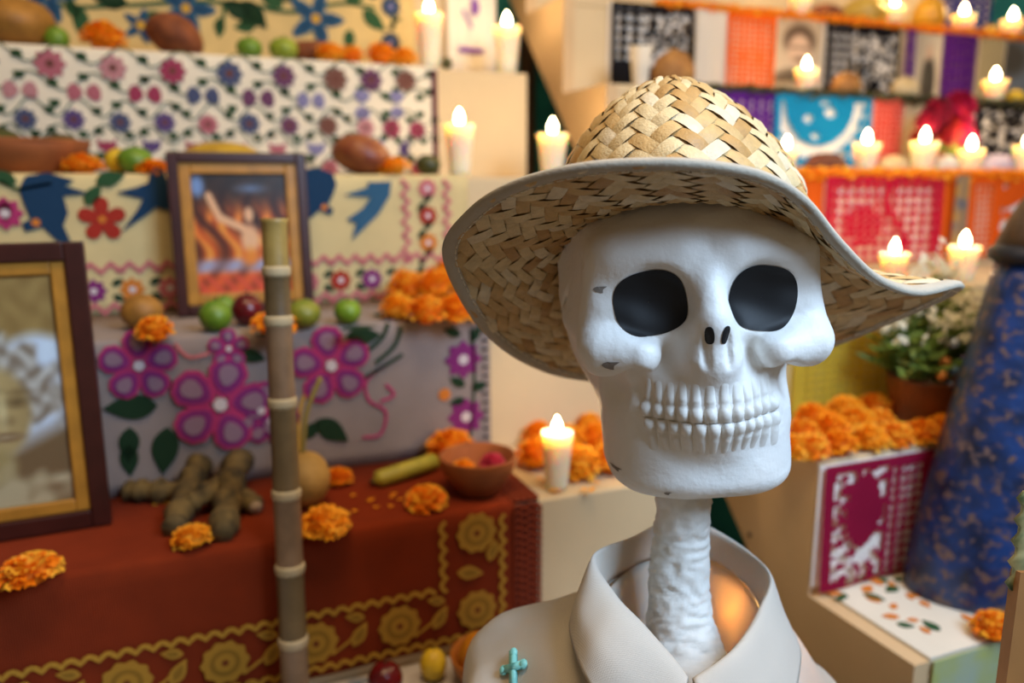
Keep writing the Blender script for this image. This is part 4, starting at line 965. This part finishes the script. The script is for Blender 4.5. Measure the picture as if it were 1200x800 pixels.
# sugar cane stalk standing in front of the steps
ca, cb = onY(321, 256, .93), onY(346, 800, .90); d = (cb - ca)
foot = ca + d * ((ca.z - LZ[0] - .006) / (ca.z - cb.z)); KF = (foot - ca).length / d.length
cane = thing('cane_stalk', foot, 'upright jointed sugar cane stalk in front of rust cloth', 'cane')
joints = [0, .20, .39, .62, .80, .92, 1.0, 1.06, 1.30]; cm = [mat('cane_' + n, c, .5, var=.35, nscale=30, bump=.2) for n, c in (('tan', 'a98f4c'), ('brown', '8a6e52'), ('yellow', 'b39a4a'), ('dark', '6e5a3a'))]
ks = [0, .105, .205, .375, .57, .735, .90, max(KF, .95)]
for i in range(7):
    a, b = ca + d * ks[i], ca + d * ks[i + 1]; rr_ = [.0155, .0140, .0138, .0140, .0152]
    lobj('segment', *tube([a + (b - a) * f - foot for f in (0, .08, .5, .92, 1)], [r_ * (1 + .03 * i) for r_ in rr_], 14), cm[(i * 2 + 1) % 4 if i else 0], cane)
    if i: lobj('node_ring', *tube([a - d.normalized() * .006 - foot, a - d.normalized() * .003 - foot, a + d.normalized() * .003 - foot, a + d.normalized() * .006 - foot], [.0146 + .0004 * i, .0156 + .0004 * i, .0156 + .0004 * i, .0146 + .0004 * i], 14), mat('cane_node', 'b3a27e', .7), cane)

# ------------------------------------------------------------------ right altar: paper banners
def tissue(n, c): return mat('tissue_' + n, c, .8, var=.08, nscale=30, trans=.35, spec=.2)
backp = mat('white_paper', 'efe6da', .85, var=.04, nscale=20)
def papel(k, px0, px1, top, bot, m, label, hole, cells=None, border=.06, off=.010, back=None, wavy=.004, group=None, name='paper_banner'):
    """cut tissue sheet in front of the riser of right step k; hole(u, v) says where paper is cut away"""
    y = RY_[k] - off; zt = RZ_[k] + top; zb = RZ_[k] + bot; zm = (zt + zb) / 2
    x0, x1 = Xat(px0, y, zm), Xat(px1, y, zm); W, H = x1 - x0, zt - zb
    cs = .0042; nx, nz = max(8, int(W / cs)), max(8, int(H / cs)); V, Fc = [], []; idx = {}
    def vid(i, j):
        if (i, j) not in idx:
            u, v = i / nx, j / nz; idx[(i, j)] = len(V); V.append((x0 + W * u, y - wavy * v * (1 + math.sin(u * 9 + px0)), zt - H * v))
        return idx[(i, j)]
    for i in range(nx):
        for j in range(nz):
            u, v = (i + .5) / nx, (j + .5) / nz; inb = min(u, 1 - u) * W < border * W or v * H < .012 or (1 - v) < .02
            if not inb and hole(u, v, i, j): continue
            Fc.append((vid(i, j), vid(i, j + 1), vid(i + 1, j + 1), vid(i + 1, j)))
    o = wobj(name, V, Fc, m, smooth=False); tag(o, label, 'paper banner', group)
    if back:
        wobj('backing_sheet', *box(x0 - .004, x1 + .006, RY_[k] - .004, RY_[k] - .002, zb + .004, zt), back, o, smooth=False)
    return o
lat = lambda n, m, r=.34: (lambda u, v, i, j: math.hypot((u * n) % 1 - .5, (v * m) % 1 - .5) < r)
def swirl(seed, thr=.1, f=2.1):
    return lambda u, v, i, j: mn.noise(Vector((abs(u - .5) * 9 * f, v * 9 * f, seed * 3.7))) > thr * .35 - .04
def comb(*fs): return lambda u, v, i, j: any(f(u, v, i, j) for f in fs)
def face_bowl(u, v, i, j):
    r = math.hypot((u - .45) / .42, (v - .02) / .72)
    if r < .86: return math.hypot(u - .34, v - .30) < .05 or math.hypot(u - .56, v - .22) < .06 or math.hypot(u - .42, v - .52) < .045 or (abs(u - .5) < .05 and v < .12)
    if r < 1.05: return True
    if v > .86: return math.hypot((u * 9) % 1 - .5, (v - .93) * 8) < .3
    return math.hypot((u * 8) % 1 - .5, (v * 6) % 1 - .5) < .36
def figure_cut(u, v, i, j):
    if math.hypot((u - .32) / .16, (v - .55) / .22) < 1: return math.hypot((u * 14) % 1 - .5, (v * 12) % 1 - .5) < .2
    if abs(u - .60 + .1 * math.sin(v * 6)) < .03: return False
    return math.hypot((u * 12) % 1 - .5, (v * 9) % 1 - .5) < .38
blk, org, pur, tur, pnk, red, mag, yel, blu = tissue('black', '15141a'), tissue('orange', 'ee6a16'), tissue('purple', '5a1f8a'), tissue('turquoise', '0f8fc4'), tissue('pink', 'd8584e'), tissue('red', 'c4163c'), tissue('magenta', '96123c'), tissue('yellow', 'cfb53c'), tissue('indigo', '2e2f86')
# step 6 riser (between marigold line and green garland)
papel(6, 716, 812, -.004, -.198, blk, 'black cut paper banner behind the white cup and bread', comb(lambda u, v, i, j: v < .62 and u < .42 and lat(7, 9, .36)(u, v, i, j), lambda u, v, i, j: v < .75 and u >= .42 and swirl(3)(u, v, i, j)), back=backp)
o = papel(6, 815, 856, -.004, -.19, mat('pale_card', 'cbc3b6', .8), 'plain pale card between black and orange banners', lambda u, v, i, j: False, name='paper_card')
papel(6, 851, 908, -.004, -.198, org, 'orange lattice cut paper banner left of the small portrait', lat(9, 16, .33), off=.014, back=backp)
papel(6, 966, 1052, -.004, -.198, blk, 'black swirl cut paper banner behind a bread roll', comb(lambda u, v, i, j: u < .35 and lat(10, 9, .36)(u, v, i, j), lambda u, v, i, j: u >= .35 and swirl(8)(u, v, i, j)), back=backp)
papel(6, 1102, 1142, -.004, -.198, pur, 'purple cut paper banner above the crimson bouquet', lat(7, 20, .22))
papel(6, 1060, 1070, -.004, -.19, pur, 'narrow purple paper strip beside the small grey photo', lat(3, 20, .2), off=.013)
# step 5 riser
papel(5, 838, 907, -.004, -.172, pur, 'purple cut paper banner beside the turquoise one', lat(6, 12, .22), back=backp)
papel(5, 906, 1020, -.004, -.172, tur, 'turquoise cut paper banner with bowl shaped figure', face_bowl, back=backp, off=.012)
papel(5, 1021, 1056, -.004, -.172, pnk, 'salmon pink cut paper banner beside the crimson bouquet', lat(7, 14, .30), back=backp)
papel(5, 1142, 1260, -.004, -.150, blk, 'black cut paper banner right of the crimson bouquet', swirl(21, .0), back=backp)
# step 7 riser, partly in view
papel(7, 1098, 1160, -.03, -.2, blu, 'indigo cut paper banner above the top marigold line', lat(6, 8, .25), back=backp)
# step 4 riser
papel(4, 925, 962, -.004, -.19, org, 'orange paper banner beside the red one', lambda u, v, i, j: False, off=.006)
papel(4, 966, 1102, -.004, -.175, red, 'red cut paper banner with scalloped cut figures', figure_cut, off=.014, back=backp)
papel(4, 1098, 1120, -.004, -.195, org, 'narrow orange paper strip beside the blue ribbon', lambda u, v, i, j: False, off=.008)
papel(4, 1132, 1260, -.004, -.175, tissue('tangerine', 'f0681a'), 'tangerine cut paper banner with diagonal cuts', comb(lambda u, v, i, j: u < .22 and lat(22, 13, .36)(u, v, i, j), lambda u, v, i, j: u > .3 and swirl(31, .9, .8)(u, v, i, j)), off=.012, back=backp)
papel(4, 1116, 1132, .0, -.195, mat('ribbon_blue', '30506e', .8, col2='b98a30', nscale=26), 'blue ribbon with yellow flecks hanging between orange banners', lambda u, v, i, j: False, off=.022, name='ribbon')
# step 3 riser
papel(3, 930, 1046, -.02, -.198, yel, 'yellow cut paper banner beside the clay pot', lat(12, 14, .27), back=mat('yellow_paper', 'd9c98a', .85))
# step 2 riser
papel(2, 962, 1130, -.004, -.190, mag, 'magenta cut paper banner under the marigold bed', comb(lambda u, v, i, j: u < .42 and math.hypot((u - .27) / .12, (v - .4) / .3) > 1 and swirl(5, -.2)(u, v, i, j), lambda u, v, i, j: .45 < u < .66 and lat(18, 13, .36)(u, v, i, j), lambda u, v, i, j: u > .74 and lat(14, 12, .28)(u, v, i, j)), off=.010, back=backp)
# photographs among the banners
def flat_print(k, px0, px1, top, bot, paint, label, off=.012):
    y = RY_[k] - off; zt, zb = RZ_[k] + top, RZ_[k] + bot; zm = (zt + zb) / 2; x0, x1 = Xat(px0, y, zm), Xat(px1, y, zm); nu, nv = 30, 40
    V = [(x0 + (x1 - x0) * i / nu, y, zb + (zt - zb) * j / nv) for j in range(nv + 1) for i in range(nu + 1)]; Fc = [(j * (nu + 1) + i, j * (nu + 1) + i + 1, (j + 1) * (nu + 1) + i + 1, (j + 1) * (nu + 1) + i) for j in range(nv) for i in range(nu)]
    o = wobj('photo_print', V, Fc, print_mat(), smooth=False); ca = o.data.color_attributes.new('Col', 'FLOAT_COLOR', 'POINT')
    ca.data.foreach_set('color', [c for j in range(nv + 1) for i in range(nu + 1) for c in lin_rgb(paint(i / nu, 1 - j / nv))]); tag(o, label, 'photo')
    wobj('card_back', *box(x0, x1, y + .0006, y + .003, zb, zt), backp, o, smooth=False)
def man(u, v):
    c = mixc(hexc('b8a184'), hexc('d2bfa4'), v); c = mixc(c, hexc('5a4636'), soft(el(u, v, .55, .34, .34, .26), .06)); c = mixc(c, hexc('d9b79a'), soft(el(u, v, .55, .50, .25, .26), .05))
    c = mixc(c, hexc('4a3626'), .8 * max(soft(el(u, v, .45, .45, .07, .02), .02), soft(el(u, v, .66, .45, .07, .02), .02), soft(el(u, v, .57, .64, .13, .03), .02)))
    return mixc(c, hexc('6a5a48'), soft(el(u, v, .5, 1.0, .5, .2), .05))
def standing(u, v):
    c = mixc(hexc('9c9284'), hexc('c9bca8'), u); c = mixc(c, hexc('34302c'), soft(el(u, v, .55, .75, .28, .42), .05)); return mixc(c, hexc('b89a84'), soft(el(u, v, .52, .28, .12, .12), .04))
flat_print(6, 907, 960, -.006, -.150, man, 'small sepia portrait photo right of the orange lattice banner')
flat_print(6, 1072, 1102, -.012, -.175, standing, 'small grey photo left of the purple banner')
flat_print(6, 1146, 1175, -.006, -.170, lambda u, v: mixc(hexc('b8a880'), hexc('9a8a66'), nz(u, v)), 'plain beige card behind candle beside the purple banner')
flat_print(6, 1176, 1240, -.010, -.165, lambda u, v: mixc(hexc('6e7884'), hexc('4a4640'), soft(el(u, v, .1, .3, .3, .3), .1)), 'blue grey photo beside the plain beige card')
# marigold lines and the green garland along the step edges
def petal_line(k, px0, px1, h, label, seed, n, mats, dy=.004, name='marigold_line', droop=.008):
    y = RY_[k] - dy; z = RZ_[k]; x0, x1 = Xat(px0, y, z), Xat(px1, y, z); rn = random.Random(seed); V, Fc, mi = [], [], []
    for i in range(n):
        c = Vector((rn.uniform(x0, x1), y + rn.gauss(0, .006), z + rn.uniform(-droop, h - droop))); a, b = rn.uniform(0, 6), rn.uniform(-1, 1); L = rn.uniform(.006, .012)
        d = Vector((math.cos(a), math.sin(a) * .7, b)).normalized() * L; e = d.orthogonal().normalized() * L * .45; m0 = len(V)
        V += [c - d, c + e, c + d, c - e]; Fc.append((m0, m0 + 1, m0 + 2, m0 + 3)); mi.append(rn.randrange(len(mats)))
    v, f = tube([(x0 + (x1 - x0) * t / 20, y + .002, z + h * .35 - droop * .6 + .002 * math.sin(t * 2.1)) for t in range(21)], h * .36, 8); m0 = len(V); V += v; Fc += [tuple(q + m0 for q in g) for g in f]; mi += [0] * len(f)
    o = wobj(name, V, Fc, mats, smooth=False, midx=mi); return tag(o, label, 'garland')
om = [pet('deep', ''), pet('orange', ''), pet('amber', '')]
petal_line(6, 770, 1290, .022, 'line of orange marigold petals along the upper step above the portraits', 1, 1600, om)
petal_line(4, 922, 1290, .024, 'line of orange marigold petals above the red banner', 2, 1700, om, droop=.012)
gm = [mat('garland_' + n, c, .8) for n, c in (('dark', '2c3018'), ('olive', '4c4a22'), ('brown', '54442a'))]
petal_line(5, 775, 1290, .022, 'dark green leafy garland along the step above turquoise banner', 3, 1800, gm, name='leaf_garland', droop=.012)
# ------------------------------------------------------------------ right altar: things on the steps
candle(RYp(6, 937, .05), 26, 30, 'candle on the upper marigold line nearest the small portrait')
candle(RYp(6, 1046, .04), 24, 26, 'candle on the upper marigold line beside the yellow squash')
candle(RYp(6, 1127, .04), 26, 24, 'candle on the upper marigold line in front of indigo banner')
candle(RYp(6, 1184, .04), 26, 24, 'candle at the far end of the upper marigold line')
fruit('squash', RYp(6, 1086, .07), 38, 44, fm('yellow_squash', 'd6a02a', 'c08a1c'), 'yellow orange squash between candles on the upper line', 'squash')
fruit('squash', RYp(6, 1010, .10), 54, 40, fm('pale_squash', 'c9a84a', 'b08e34'), 'pale yellow squash behind candle on the upper line', 'squash')
fruit('mango', RYp(6, 1158, .06), 22, 18, fm('yellow_small', 'd8b03a', 'c08e22'), 'small yellow fruit between two upper candles', stem=False)
fruit('mamey', RYp(6, 965, .08), 44, 26, mamey, 'brown fruit beside candle on the upper line', stem=False)
# step 5
bread = mat('bread', 'b07c3e', .75, col2='8a5a28', nscale=30, bump=.3, bscale=60); pale = mat('pale_bread', 'd9c49a', .8, col2='c0a878', nscale=30, bump=.2)
def loaf(k, px, dy, w_, h_, m, label):
    p = RYp(k, px, dy); s = mpp(p); r, h = w_ * s / 2, h_ * s; t = thing('bread_roll', p, label, 'bread')
    lobj('crust', *xf(blob(r, r * .75, h * .62, 18, 10, .02), T(0, 0, h * .45)), m, t); lobj('knob', *xf(blob(r * .22, r * .22, h * .18, 10, 6), T(0, 0, h * .98)), m, t)
    for a in (.6, 2.2): lobj('bone_strip', *tube([(r * .75 * math.cos(a) * q, r * .56 * math.sin(a) * q, h * (.45 + .60 * math.sqrt(max(0, 1 - .5 * q * q)) )) for q in (-1, -.6, 0, .6, 1)], r * .09, 7), m, t)
p = RYp(5, 750, .05); s = mpp(p); t = thing('white_cup', p, 'white tapered cup beside bread in front of black banner', 'cup')
lobj('cup_wall', *lathe([(8 * s, 0), (8.5 * s, .002), (13 * s, 44 * s), (13.5 * s, 46 * s), (12.5 * s, 45 * s), (8 * s, 4 * s), (1 * s, 3 * s)], 24), mat('cup_white', 'e6dcc8', .4), t)
lobj('rim', *xf(tor(13 * s, .6 * s, 24, 5), T(0, 0, 45.5 * s) @ RX(PI / 2)), mat('cup_white', ''), t)
loaf(5, 788, .05, 56, 40, bread, 'brown bread roll beside the white cup'); loaf(5, 990, .04, 40, 26, bread, 'golden bread roll in front of black swirl banner'); loaf(5, 1058, .04, 38, 24, pale, 'pale bread roll between black banner and bouquet')
candle(RYp(5, 943, .04), 27, 30, 'candle on leafy garland in front of small sepia portrait'); candle(RYp(5, 1163, .04), 28, 28, 'candle on leafy garland in front of beige card')
fruit('lemon', RYp(5, 1188, .03), 22, 18, lemon, 'small yellow lemon beside candle on leafy garland')
# step 4
for px, w_, h_, l in ((920, 28, 30, 'candle beside the hat brim on the red banner step'), (1013, 31, 36, 'candle in front of the turquoise banner edge'), (1080, 32, 38, 'candle in front of the crimson bouquet'), (1135, 30, 30, 'candle between crimson bouquet and black banner'), (1200, 30, 34, 'candle below the black banner at the end of the step')):
    candle(RYp(4, px, .06), w_, h_, l)
loaf(4, 966, .08, 56, 22, mat('dark_bread', '6a3820', .8, var=.2), 'dark brown bread between two candles above red banner'); loaf(4, 1046, .10, 40, 20, pale, 'pale bread behind two candles above red banner'); loaf(4, 1108, .05, 32, 20, mat('onion_white', 'e2d9c6', .6), 'white bun between two candles by the bouquet'); loaf(4, 1166, .09, 46, 22, mat('lilac_bun', 'b8aec0', .7), 'lilac white bun below the black banner')
p = RYp(4, 1092, .13); bq = thing('flower_bouquet', p, 'bouquet of crimson and red blooms with green leaves', 'bouquet'); s = mpp(p); rn = random.Random(4)
lobj('holder', *lathe([(10 * s, 0), (11 * s, 8 * s), (14 * s, 26 * s), (13 * s, 26 * s), (9 * s, 6 * s)], 18), clay, bq)
for i, (dx, dz, w_, m1, m2) in enumerate(((-32, 62, 30, 'crimson', 'wine'), (-14, 76, 34, 'wine', 'crimson'), (10, 84, 36, 'crimson', 'rose_deep'), (32, 66, 36, 'rose_deep', 'crimson'), (-26, 44, 28, 'scarlet', 'wine'), (8, 56, 36, 'scarlet', 'crimson'), (28, 46, 30, 'crimson', 'rose_deep'), (-8, 48, 30, 'crimson', 'scarlet'), (40, 82, 26, 'wine', 'crimson'))):
    C_ = {'crimson': 'a80f38', 'wine': '7a0c2a', 'rose_deep': 'c2185a', 'scarlet': 'c03220'}
    me = marigold_mesh('bloom', 20 + i, pet(m1, C_[m1]), pet(m2, C_[m2])); o = linko('bloom', me, bq); o.location = (dx * s, -.015 + rn.uniform(-.02, .02), dz * s - .25 * w_ * s); o.scale = (w_ * s / 2,) * 3; o.rotation_euler = (.7, rn.uniform(-.4, .4), 0)
    lobj('stalk', *tube([(dx * s * .15, 0, 20 * s), (dx * s * .9, -.01, dz * s - .25 * w_ * s)], .003, 5), mat('stalk_green', '4a6a28', .7), bq)
for i in range(16):
    a = rn.uniform(-1.3, 1.3); L = rn.uniform(14, 30) * s; b_ = Vector((rn.uniform(-22, 24) * s, -.02, rn.uniform(18, 34) * s)); d_ = Vector((math.sin(a), -.3, math.cos(a) * .6)).normalized(); sd = Vector((d_.z, 0, -d_.x)).normalized() * L * .22
    lobj('leaf', [b_, b_ + d_ * L * .5 + sd, b_ + d_ * L, b_ + d_ * L * .5 - sd, b_ + d_ * L * .5 + Vector((0, -.003, 0))], [(0, 1, 4), (1, 2, 4), (2, 3, 4), (3, 0, 4)], mat('leaf_olive', '6a7a28', .7, var=.2), bq)
# step 3
candle(RYp(3, 1045, .07), 33, 36, 'candle behind the hat brim below the red banner'); candle(RYp(3, 1126, .06), 35, 40, 'candle below the blue ribbon beside blue dressed figure')
# potted plant on step 2
p = RYp(2, 1080, .085); s = mpp(p); pt = thing('potted_plant', p, 'bushy green plant with white blossoms in brown clay pot', 'plant'); r = 42 * s
lobj('pot', *lathe([(r * .72, 0), (r * .78, .002), (r * .95, 34 * s), (r, 52 * s), (r * 1.03, 56 * s), (r * .95, 57 * s), (r * .86, 50 * s), (r * .1, 48 * s)], 28), mat('pot_brown', '8a4a1c', .5, var=.3, nscale=20), pt)
rn = random.Random(9); V, Fc, mi = [], [], []; gl = [mat('frond_' + n, c, .7, trans=.3) for n, c in (('mid', '6f8a34'), ('dark', '46662a'), ('light', '98a858'), ('white', 'e6e2cc'))]
for st in range(260):
    a = rn.uniform(0, 2 * PI); sp_ = rn.random() ** .6 * r * 1.75; h = rn.uniform(.25, 1) * 150 * s; base_ = Vector((rn.uniform(-.3, .3) * r, rn.uniform(-.3, .3) * r, 48 * s)); tip = Vector((min(sp_ * math.cos(a), r * 1.05), sp_ * math.sin(a) * .7, 48 * s + h * (1.15 - .35 * sp_ / r)))
    for j in range(16):
        t = .25 + .75 * j / 15; c = base_.lerp(tip, t); a2 = rn.uniform(0, 6); L = rn.uniform(.012, .030); d_ = Vector((math.cos(a2), math.sin(a2), rn.uniform(.0, .8))).normalized() * L; e = d_.orthogonal().normalized() * L * .17; n0 = len(V)
        if t > .82 and h > 90 * s: e = d_.orthogonal().normalized() * L * .4; d_ *= .5; k = 3
        else: k = rn.choice((0, 0, 1, 2))
        V += [c, c + d_ * .5 + e, c + d_, c + d_ * .5 - e]; Fc.append((n0, n0 + 1, n0 + 2, n0 + 3)); mi.append(k)
tag(lobj('foliage', V, Fc, gl, pt, smooth=False, midx=mi), 'fine green fronds tipped with white blossoms', kind='stuff')
# small glossy beads string beside the plant
for i, (px, py, c) in enumerate(((1118, 402, 'b8c4d8'), (1108, 424, 'd08a4a'), (1104, 440, 'e09a52'), (1118, 434, '6f9ac0'), (1126, 446, 'b46a9a'), (1112, 452, '3f5a80'), (1142, 388, '9ab0d0'), (1128, 420, '5a4a78'))):
    p = onY(px, py, RY_[2] + .035); o = wobj('glass_bauble', *xf(blob(.0085, .0085, .0085, 12, 8), T(*p)), mat('bauble_%d' % i, c, .12, metal=.3)); tag(o, 'glossy %s bauble hanging from plant beside blue figure' % ('silver', 'copper', 'orange', 'light blue', 'pink', 'navy', 'pale blue', 'violet')[i], 'bauble', 'glossy baubles in the plant')
# marigold bed on step 2
for i, (px, dy, w_, lf) in enumerate([(950, .02, 46, 0), (982, .015, 48, 0), (1016, .02, 48, 0), (1048, .015, 46, 0), (1080, .012, 44, 0), (1108, .015, 44, 0), (940, .07, 44, .004), (972, .065, 48, .006), (1004, .07, 48, .006), (1028, .065, 44, .004), (952, .12, 44, .006), (990, .12, 46, .008), (1024, .125, 44, .006), (1112, .06, 42, .004), (930, .03, 44, 0)]):
    p = RYp(2, px, dy); marigold(p, w_, ('marigold in the front row of bed along magenta banner edge', 'marigold in the middle row of bed beside clay pot', 'marigold in the rear row of bed under yellow banner')[0 if i < 6 or i == 14 else 2 if 10 <= i < 13 else 1], 'marigold bed on the right altar', lift=lf)
# step 1: petal strewn white cover
y0, y1 = RY_[1] - .004, RY_[2] - .008; xs0, xs1 = RX0 + .014, 1.9
cvm = mat('cover_white', 'ddd6c6', .9, var=.08, nscale=12)
o = wobj('white_cover', *box(xs0, xs1, y0 + .004, y1, RZ_[1] + .0005, RZ_[1] + .004), cvm, smooth=False); tag(o, 'white cover with leaves and petals on the lowest right step', 'cloth'); cvo = o
fr_ = mat('front_print', '9fb0a8', .85, col2='a9b05a', nscale=14, bump=.2); ob = wobj('front_fall', *box(xs0, xs1, y0 - .002, y0, RZ_[1] - .25, RZ_[1] + .002), fr_, cvo, smooth=False); tag(ob, 'pale blue and olive printed fall of the cover')
rn = random.Random(14)
for i in range(76):
    x, y = rn.uniform(xs0 + .005, xs0 + .40), rn.uniform(y0 + .01, y1 - .004)
    if i > 36: y = rn.uniform(y1 - .035, y1 - .006)
    k = rn.random(); L = rn.uniform(.016, .030); o = linko('leaf' if k < .5 else 'petal', leafm(TG) if k < .5 else leafm(TO), cvo); o.location = Vector((x, y, RZ_[1] + .0045)) - wloc(cvo); o.scale = (L, 1, L * 1.1); o.rotation_euler = (-PI / 2, 0, rn.uniform(0, 6))
marigold(onZ(1164, 748, RZ_[1] + .004), 52, 'single marigold at the foot of the blue dressed figure')
# blue dressed figure
fb = onZ(1214, 668, RZ_[1] + .004); s = mpp(fb)
dress = mat('blue_dress', '0f3570', .4, col2='06142f', nscale=26, bump=.7, bscale=70, spec=.6); ntd = dress.node_tree
vr = ntd.nodes.new('ShaderNodeTexNoise'); vr.inputs['Scale'].default_value = 75; vr.inputs['Detail'].default_value = 5; rp = ntd.nodes.new('ShaderNodeValToRGB'); rp.color_ramp.elements[0].position = .36; rp.color_ramp.elements[1].position = .47
rp.color_ramp.elements[0].color = (1, 1, 1, 1); rp.color_ramp.elements[1].color = (0, 0, 0, 1); mxr = ntd.nodes.new('ShaderNodeMix'); mxr.data_type = 'RGBA'; mxr.inputs[7].default_value = lin('66504a')  # fleck brown also paints a brownish reflection into the dress colour
tcn = [n for n in ntd.nodes if n.type == 'TEX_COORD'][0]; crn_ = [n for n in ntd.nodes if n.type == 'VALTORGB' and n is not rp][0]; bsd = ntd.nodes['Principled BSDF']
ntd.links.new(tcn.outputs['Object'], vr.inputs['Vector']); ntd.links.new(vr.outputs['Fac'], rp.inputs['Fac']); ntd.links.new(rp.outputs['Color'], mxr.inputs[0]); ntd.links.new(crn_.outputs['Color'], mxr.inputs[6]); ntd.links.new(mxr.outputs[2], bsd.inputs['Base Color'])
bf = thing('dressed_figure', fb, 'tall figure in a flecked dark blue dress on lowest right step', 'figure')
prof = [(176 * s, 0), (180 * s, 6 * s), (174 * s, 60 * s), (158 * s, 140 * s), (140 * s, 220 * s), (122 * s, 300 * s), (112 * s, 345 * s), (106 * s, 368 * s)]
V, Fc = lathe(prof, 64, sy=.52)
V = [(x * (1 + .018 * math.sin(9 * math.atan2(y, x)) * (1 - z / (420 * s))), y * (1 + .03 * math.sin(9 * math.atan2(y, x))), z) for x, y, z in V]
lobj('skirt', V, Fc, dress, bf)
lobj('waist_band', *lathe([(106 * s, 362 * s), (116 * s, 367 * s), (116 * s, 376 * s), (104 * s, 381 * s)], 40, sy=.56), mat('band_dark', '14141c', .6), bf)
lobj('bodice', *lathe([(102 * s, 372 * s), (84 * s, 410 * s), (52 * s, 460 * s), (14 * s, 490 * s), (12 * s, 510 * s)], 32, sy=.7), mat('bodice_brown', '6a5440', .8, var=.4, nscale=60, bump=.5, bscale=120), bf)
lobj('trim_cord', *tube([(-104 * s, -10 * s, 374 * s), (-84 * s, -20 * s, 410 * s), (-52 * s, -20 * s, 458 * s), (-4 * s, -20 * s, 490 * s)], 3.2 * s, 8), mat('band_dark', ''), bf)
lobj('head', *xf(blob(26 * s, 26 * s, 34 * s, 18, 12), T(0, 0, 535 * s)), white, bf)
# wooden slat with thorny leaf close to the camera, at the edge of the view
wa, wb = at(1190, 668, .60), at(1160, 900, .60); wt = thing('wooden_stake', Vector((wb.x, wb.y, 0)), 'brown wooden stake beside the blue dressed figure', 'stake'); wo = wloc(wt)
ax_ = (wb - wa).normalized(); sx_ = RT * .021; sy_ = FW * .006; foot = wa + ax_ * ((wa.z - .0) / -ax_.z); V = [p + a * sx_ + b * sy_ - wo for p in (wa + RT * .021, foot + RT * .021) for a, b in ((-1, -1), (1, -1), (1, 1), (-1, 1))]
lobj('stake_body', V, [(0, 1, 2, 3), (7, 6, 5, 4), (0, 4, 5, 1), (1, 5, 6, 2), (2, 6, 7, 3), (3, 7, 4, 0)], mat('stake_wood', '9a6a36', .6, var=.25, nscale=14), wt, smooth=False)
lf = thing('thorny_leaf', at(1211, 692, .60), 'dark green thorny leaf rising from the wooden stake', 'leaf'); Lp = []
for i in range(15):
    t = i / 14; Lp.append((-.016 * (1 - t * .6) - (.004 if i % 3 == 1 else 0), .075 * t))
V = [RT * x + UP * z - FW * .004 * (1 - abs(x) * 60) for x, z in Lp] + [RT * (.012 - .008 * z / .075) + UP * z for x, z in Lp]; m_ = len(Lp)
o = lobj('leaf_blade', V, [(i, i + m_, i + 1 + m_, i + 1) for i in range(m_ - 1)], mat('agave', '3f5638', .5, col2='a8a070', nscale=50), lf); o.modifiers.new('thick', 'SOLIDIFY').thickness = .004
